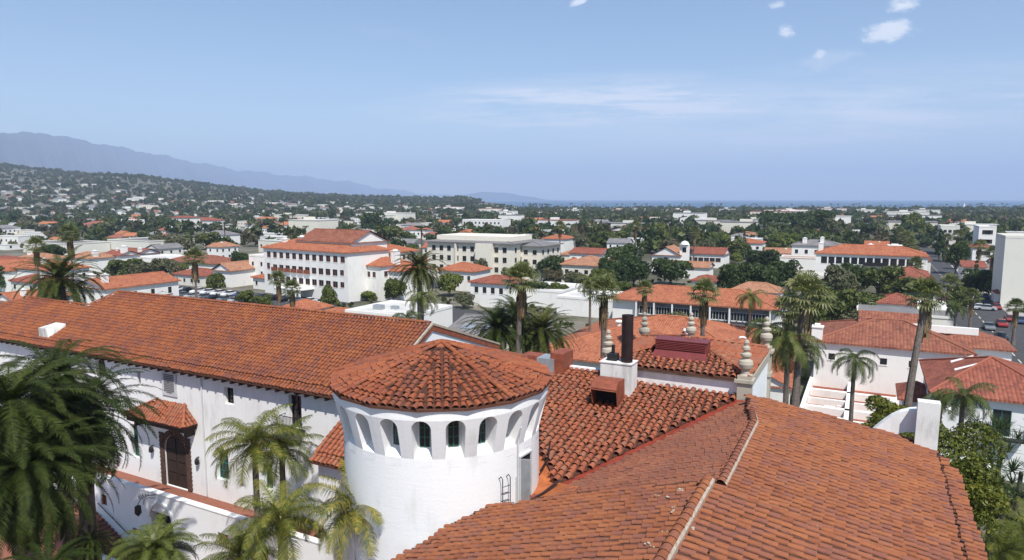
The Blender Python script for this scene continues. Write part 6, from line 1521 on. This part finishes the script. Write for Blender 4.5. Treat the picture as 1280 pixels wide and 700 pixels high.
hc.sort(); fv = []; ff = []; fm = []
matl = [WHITEF, CREAM, BEIGE, FLATO, FLATR, FLATG, F_FLAT, GLASS]; mix_ = {m.name: i for i, m in enumerate(matl)}
for i, (D, x) in enumerate(hc):
    nm_, me, W = HP[rh_.choice([0, 0, 1, 2, 3, 4, 5, 6, 6, 7, 7, 8, 10, 12, 14, 15, 18, 20, 22, 23] if D < 900 else [2, 4, 5, 6, 7, 12, 14, 15, 20, 22, 18, 10, 4, 6, 2])]; rz = -A+rh_.choice([0, 0, math.pi/2])+rh_.gauss(0, .08 if D < 900 else .4); s_ = rh_.uniform(.75, 1.15)*(1 if D < 1200 else 1.1)
    if i < 190:
        o = link('house', me); o.location = (x, D, land_h(x, D)-.3); o.rotation_euler = (0, 0, rz); o.scale = (s_, s_, s_)
        tag(o, nm_+' small house scattered among the trees of the far town', 'house', nm_+' houses of the far town')
    else:
        c, s = math.cos(rz), math.sin(rz); o0 = len(fv)
        for v in me.vertices: p = v.co*s_; fv.append((p.x*c-p.y*s+x, p.x*s+p.y*c+D, p.z+land_h(x, D)-.5))
        for p in me.polygons: ff.append(tuple(o0+j for j in p.vertices)); fm.append(mix_[me.materials[p.material_index].name])
me = bpy.data.meshes.new('distant_houses'); me.from_pydata(fv, [], ff)
for m in matl: me.materials.append(m)
me.polygons.foreach_set('material_index', fm); o = link('distant_houses', me); tag(o, 'far white and red roofed houses dissolving into the haze', 'houses', kind='stuff')
# street and garden trees filling the blocks
cand = []; rt_ = random.Random(21)
def visible_clear(x, y, hgt):
    return True
tries = 0
while len(cand) < 1500 and tries < 20000:
    tries += 1
    D = 105+1650*rt_.random()**.9; px = rt_.uniform(-25, 1305); x = (px-640)/859*D
    if px < 640 and rt_.random() < .5: D = rt_.uniform(900, 2750); x = (px-640)/859*D
    if D > 1690 and px > 560: continue
    if D < 600 and blocked(x, D, 1.0): continue
    if D < 250 and rt_.random() < .55: continue
    if D < 330 and rt_.random() < .2: continue
    cand.append((D, x))
cand.sort()
keys = ['round0', 'round1', 'round2', 'dark0', 'olive0', 'olive1', 'brite', 'round0', 'dark1', 'round2', 'olive0', 'brown0', 'brite']
nind = 235; far = []
for i, (D, x) in enumerate(cand):
    k_ = rt_.choice(keys); s_ = rt_.uniform(.5, 1.0) if D < 300 else rt_.uniform(.7, 1.35)
    if i < nind:
        s_ = rt_.uniform(.35, .75)
        plant_tree(k_, x, D, s_, {'r': 'mid green garden tree in the tree cover between the town roofs', 'd': 'dark green garden tree in the tree cover between the town roofs', 'o': 'olive grey garden tree in the tree cover between the town roofs', 'b': 'yellow green garden tree in the tree cover between the town roofs'}[k_[0]],
                   {'r': 'mid green town trees', 'd': 'dark green town trees', 'o': 'olive grey town trees', 'b': 'yellow green town trees'}[k_[0]], z=land_h(x, D))
    else: far.append((x, D, s_, k_))
# beyond those the tree cover reads as one mass
protoL = []
for s_i in range(5):
    V_ = leaf_cloud(crown_blobs(500+s_i, 5, 3.4, 7), 84, 1.5, 500+s_i); protoL.append(V_)
vs = []; mi = []
extra = []
re_ = random.Random(5)
for i in range(8600):
    px = re_.uniform(-30, 1310); D = 330+re_.random()**.7*2400; 
    if px > 590: D = 330+re_.random()**.8*1390
    extra.append(((px-640)/859*D, D, re_.uniform(.7, 1.5), 'x'))
for i in range(600):   # ridge line woods
    px = re_.uniform(-30, 600); D = re_.uniform(2250, 2700); extra.append(((px-640)/859*D, D, re_.uniform(1.0, 2.0), 'x'))
for i in range(160):
    px = 575+re_.gauss(0, 14); D = re_.uniform(1900, 2100); extra.append(((px-640)/859*D, D, re_.uniform(1.2, 2.2)*math.exp(-((px-575)/26)**2)+.5, 'x'))
for (x, D, s_, k_) in far+extra:
    if D < 750 and x > -250 and re_.random() < .38: continue
    V_ = protoL[re_.randrange(5)]; a_ = re_.random()*6.28; c, s = math.cos(a_), math.sin(a_)
    P_ = V_*s_*np.array([1, 1, re_.uniform(.8, 1.25)]); P2 = np.stack([P_[:, 0]*c-P_[:, 1]*s+x, P_[:, 0]*s+P_[:, 1]*c+D, P_[:, 2]+land_h(x, D)-.5], 1)
    vs.append(P2); mi.append(np.full(len(P2)//4, re_.choice([0, 0, 0, 1, 1, 2, 3])))
o = quadmesh('distant_tree_cover', np.concatenate(vs), [L_TREE, L_DARK, L_OLIVE, L_BROWN], None, np.concatenate(mi)); tag(o, 'hazy blue green tree cover over the far town and hillside', 'trees', kind='stuff')
# ground cover close behind the courthouse
vs = []; 
for i in range(1100):
    px = re_.uniform(-20, 1300); D = re_.uniform(55, 330); x = (px-640)/859*D
    if blocked(x, D, 1.0): continue
    a_, b_ = ab((x, D))
    if b_ < 50 and a_ < 5: continue
    V_ = protoL[re_.randrange(5)]*.32; vs.append(V_+np.array([x, D, -.6]))
# finer leaves for these low shrubs
vs2 = []
for v in vs:
    c0 = v.mean(axis=0); 
    for k in range(3): vs2.append((v-c0)*np.array([.9, .9, .8])*(.45)+c0+np.array([re_.gauss(0, .8), re_.gauss(0, .8), re_.gauss(0, .2)]))
o = quadmesh('low_shrubbery', np.concatenate(vs2), [L_TREE, L_OLIVE], None, None); tag(o, 'low green shrubbery covering the ground between the near houses', 'shrubbery', kind='stuff')
# larger pale sheds and blocks in the far centre and right
for i in range(46):
    px = rh_.uniform(300, 1270); D = rh_.uniform(480, 1300); x = (px-640)/859*D; mb = MB(); W, Dd, h = rh_.uniform(22, 55), rh_.uniform(14, 26), rh_.uniform(6, 13)
    mb.box(0, W, 0, Dd, 0, h, 0); mb.box(-.2, W+.2, -.2, Dd+.2, h+.005, h+.6, 1); mb.box(W*.3, W*.5, Dd*.3, Dd*.6, h+.6, h+2.4, 0)
    o = mb.build('commercial_block', [rh_.choice([WHITEF, CREAM, BEIGE]), rh_.choice([F_FLAT, FLATG, FLATR])]); o.location = (x, D, land_h(x, D)-.2); o.rotation_euler = (0, 0, -A); tag(o, 'large pale flat topped commercial block in the hazy far town', 'building', 'large pale blocks of the far town')
# sail boat
q = at(1206, 262, -1.5); bt_ = empty('sailing_boat', (q[0], q[1], -1.5), .4); tag(bt_, 'tiny white sailing boat on the sea at the right', 'boat'); bt_.location = ((1206-640)/859*2300, 2300, -1.5)
mb = MB(); mb.add([(-6, -1.5, 1.2), (6, -1.2, 1.2), (8, 0, 1.4), (6, 1.2, 1.2), (-6, 1.5, 1.2), (-5, 0, -.2), (6, 0, -.2)], [(0, 1, 2, 3, 4), (0, 5, 6, 1), (4, 3, 6, 5), (1, 6, 2), (3, 2, 6), (0, 4, 5)]); mb.build('hull', WHITEF, bt_)
mb = MB(); mb.add([(.3, 0, 2), (.3, .1, 17), (-5.5, .5, 2.2), (.6, 0, 2), (.6, -.1, 15), (7, .2, 1.8)], [(0, 1, 2), (3, 4, 5)]); mb.tube((.4, 0, 1), (.4, 0, 18), .12, n=5); mb.build('sail', WHITEF, bt_)
# ================================================================ AIR, SKY, SUN, CAMERA
HZ = 26000
mb = MB(); mb.box(-HZ, HZ, -400, HZ, -3, 1150); m = bpy.data.materials.new('haze_air'); m.use_nodes = True; nt = m.node_tree; nt.nodes.clear()
pv_ = nt.nodes.new('ShaderNodeVolumePrincipled'); pv_.inputs['Color'].default_value = (.58, .71, .95, 1); pv_.inputs['Density'].default_value = 1.15e-4; pv_.inputs['Anisotropy'].default_value = .0
oo = nt.nodes.new('ShaderNodeOutputMaterial'); nt.links.new(pv_.outputs[0], oo.inputs['Volume'])
o = mb.build('haze', m); tag(o, kind='stuff'); m.volume_intersection_method = 'FAST' if hasattr(m, 'volume_intersection_method') else None
SUN_AZ, SUN_EL = math.radians(164), math.radians(56)
sd = Vector((math.sin(SUN_AZ)*math.cos(SUN_EL), math.cos(SUN_AZ)*math.cos(SUN_EL), math.sin(SUN_EL)))
li = bpy.data.lights.new('sun', 'SUN'); li.energy = 4.9; li.angle = math.radians(.53); li.color = (1, .955, .89); so = bpy.data.objects.new('sun', li); COL.objects.link(so)
so.rotation_euler = sd.to_track_quat('Z', 'Y').to_euler(); so.location = (0, -50, 200)
W_ = bpy.data.worlds.new('World'); SC.world = W_; W_.use_nodes = True; nt = W_.node_tree; nt.nodes.clear()
sky = nd(nt, 'ShaderNodeTexSky', sky_type='NISHITA', sun_disc=False, sun_elevation=SUN_EL, sun_rotation=SUN_AZ, air_density=1.05, dust_density=.1, ozone_density=3.1, altitude=0)
tcn = nd(nt, 'ShaderNodeTexCoord'); gen = tcn.outputs['Generated']; sep = nd(nt, 'ShaderNodeSeparateXYZ'); L(nt, gen, sep.inputs[0])
# clouds: thin cirrus on a plane overhead, seen in perspective
def M(op, a_, b_=None, c_=None):
    n = nd(nt, 'ShaderNodeMath', operation=op)
    for i, v in enumerate((a_, b_, c_)):
        if v is None: continue
        if isinstance(v, (int, float)): n.inputs[i].default_value = v
        else: L(nt, v, n.inputs[i])
    return n.outputs[0]
zc_ = M('MAXIMUM', sep.outputs[2], .02)
azx = M('DIVIDE', sep.outputs[0], M('MAXIMUM', sep.outputs[1], .05)); elz = M('DIVIDE', sep.outputs[2], M('MAXIMUM', sep.outputs[1], .05))
cv = nd(nt, 'ShaderNodeCombineXYZ'); L(nt, azx, cv.inputs[0]); L(nt, elz, cv.inputs[1])
def cl(scale, sx, sy, lo, hi, rot=0, off=(0, 0, 0), det=7, rgh=.62):
    mp = nd(nt, 'ShaderNodeMapping'); mp.inputs['Scale'].default_value = (sx, sy, 1); mp.inputs['Rotation'].default_value = (0, 0, rot); mp.inputs['Location'].default_value = off; L(nt, cv.outputs[0], mp.inputs[0])
    n = noise(nt, mp.outputs[0], scale, det, rgh); r = nd(nt, 'ShaderNodeMapRange', interpolation_type='SMOOTHSTEP'); r.inputs[1].default_value = lo; r.inputs[2].default_value = hi; L(nt, n, r.inputs[0]); return r.outputs[0]
def blob(cx, cy, rx, ry, rot=0):
    mp = nd(nt, 'ShaderNodeMapping', vector_type='TEXTURE'); mp.inputs['Location'].default_value = (cx, cy, 0); mp.inputs['Rotation'].default_value = (0, 0, rot); mp.inputs['Scale'].default_value = (rx, ry, 1); L(nt, cv.outputs[0], mp.inputs[0])
    ln = nd(nt, 'ShaderNodeVectorMath', operation='LENGTH'); L(nt, mp.outputs[0], ln.inputs[0]); r = nd(nt, 'ShaderNodeMapRange', interpolation_type='SMOOTHSTEP'); r.inputs[1].default_value = 1; r.inputs[2].default_value = .0; L(nt, ln.outputs['Value'], r.inputs[0]); return r.outputs[0]
def C(px, py):     # direction of a cloud as slopes (x/y, z/y)
    r = ray(px, py); return r[0]/r[1], r[2]/r[1]
terms = []
wisp = cl(16, 1, 2.0, .30, .75, .25, det=9, rgh=.68)
def puff(b, lo=.42, hi=.95): 
    v = M('ADD', M('MULTIPLY', b, .95), M('MULTIPLY_ADD', wisp, .75, -.28)); r = nd(nt, 'ShaderNodeMapRange', interpolation_type='SMOOTHSTEP'); r.inputs[1].default_value = lo; r.inputs[2].default_value = hi; L(nt, v, r.inputs[0]); return M('MULTIPLY', r.outputs[0], M('MINIMUM', M('MULTIPLY', b, 4), 1))
for (px, py, rx, ry, rot, st) in ((982, 41, .026, .020, -.2, .95), (1025, 68, .022, .015, 0, .7), (1108, 40, .075, .030, .28, .85), (1133, 6, .055, .022, .1, .9), (970, 6, .03, .012, .1, .6), (722, 3, .026, .012, .2, .8), (1035, 75, .09, .03, .3, .25), (15, 160, .05, .016, 0, .35)):
    c = C(px, py); terms.append(M('MULTIPLY', puff(blob(c[0], c[1], rx, ry, rot)), st))
c = C(760, 133); terms.append(M('MULTIPLY', M('MULTIPLY', blob(c[0], c[1], .42, .055, .03), cl(4, 1, 11, .36, .68, .06, det=10, rgh=.7)), 1.7))
c = C(1080, 150); terms.append(M('MULTIPLY', M('MULTIPLY', blob(c[0], c[1], .62, .10, .06), cl(3, 1, 9, .34, .74, .09, (3, 1, 0), det=10, rgh=.7)), 1.3))
c = C(500, 40); terms.append(M('MULTIPLY', M('MULTIPLY', blob(c[0], c[1], .12, .02, -.2), cl(6, 1, 4, .45, .8)), .2))
tot = terms[0]
for t in terms[1:]: tot = M('MAXIMUM', tot, t)
tot = M('MINIMUM', tot, .9)
cm_ = nd(nt, 'ShaderNodeMix', data_type='RGBA'); L(nt, tot, cm_.inputs[0]); L(nt, sky.outputs[0], cm_.inputs[6]); cm_.inputs[7].default_value = (7.4, 7.7, 8.2, 1)
bg = nd(nt, 'ShaderNodeBackground'); bg.inputs[1].default_value = .108; L(nt, cm_.outputs[2], bg.inputs[0]); wo = nd(nt, 'ShaderNodeOutputWorld'); L(nt, bg.outputs[0], wo.inputs[0])
cd = bpy.data.cameras.new('camera'); cd.sensor_width = 36; cd.lens = 36*F/1280; cd.clip_end = 60000; cd.clip_start = .5
co = bpy.data.objects.new('camera', cd); COL.objects.link(co); co.location = (0, 0, H); co.rotation_euler = (math.pi/2-PITCH, math.radians(0), 0); SC.camera = co
co.rotation_mode = 'XYZ'
vs_ = SC.view_settings; vs_.view_transform = 'Standard'; vs_.look = 'None'; vs_.exposure = 0.33; vs_.gamma = 1; vs_.use_curve_mapping = False
try: SC.cycles.volume_bounces = 1; SC.cycles.max_bounces = 6; SC.cycles.diffuse_bounces = 3; SC.cycles.transparent_max_bounces = 4
except Exception: pass
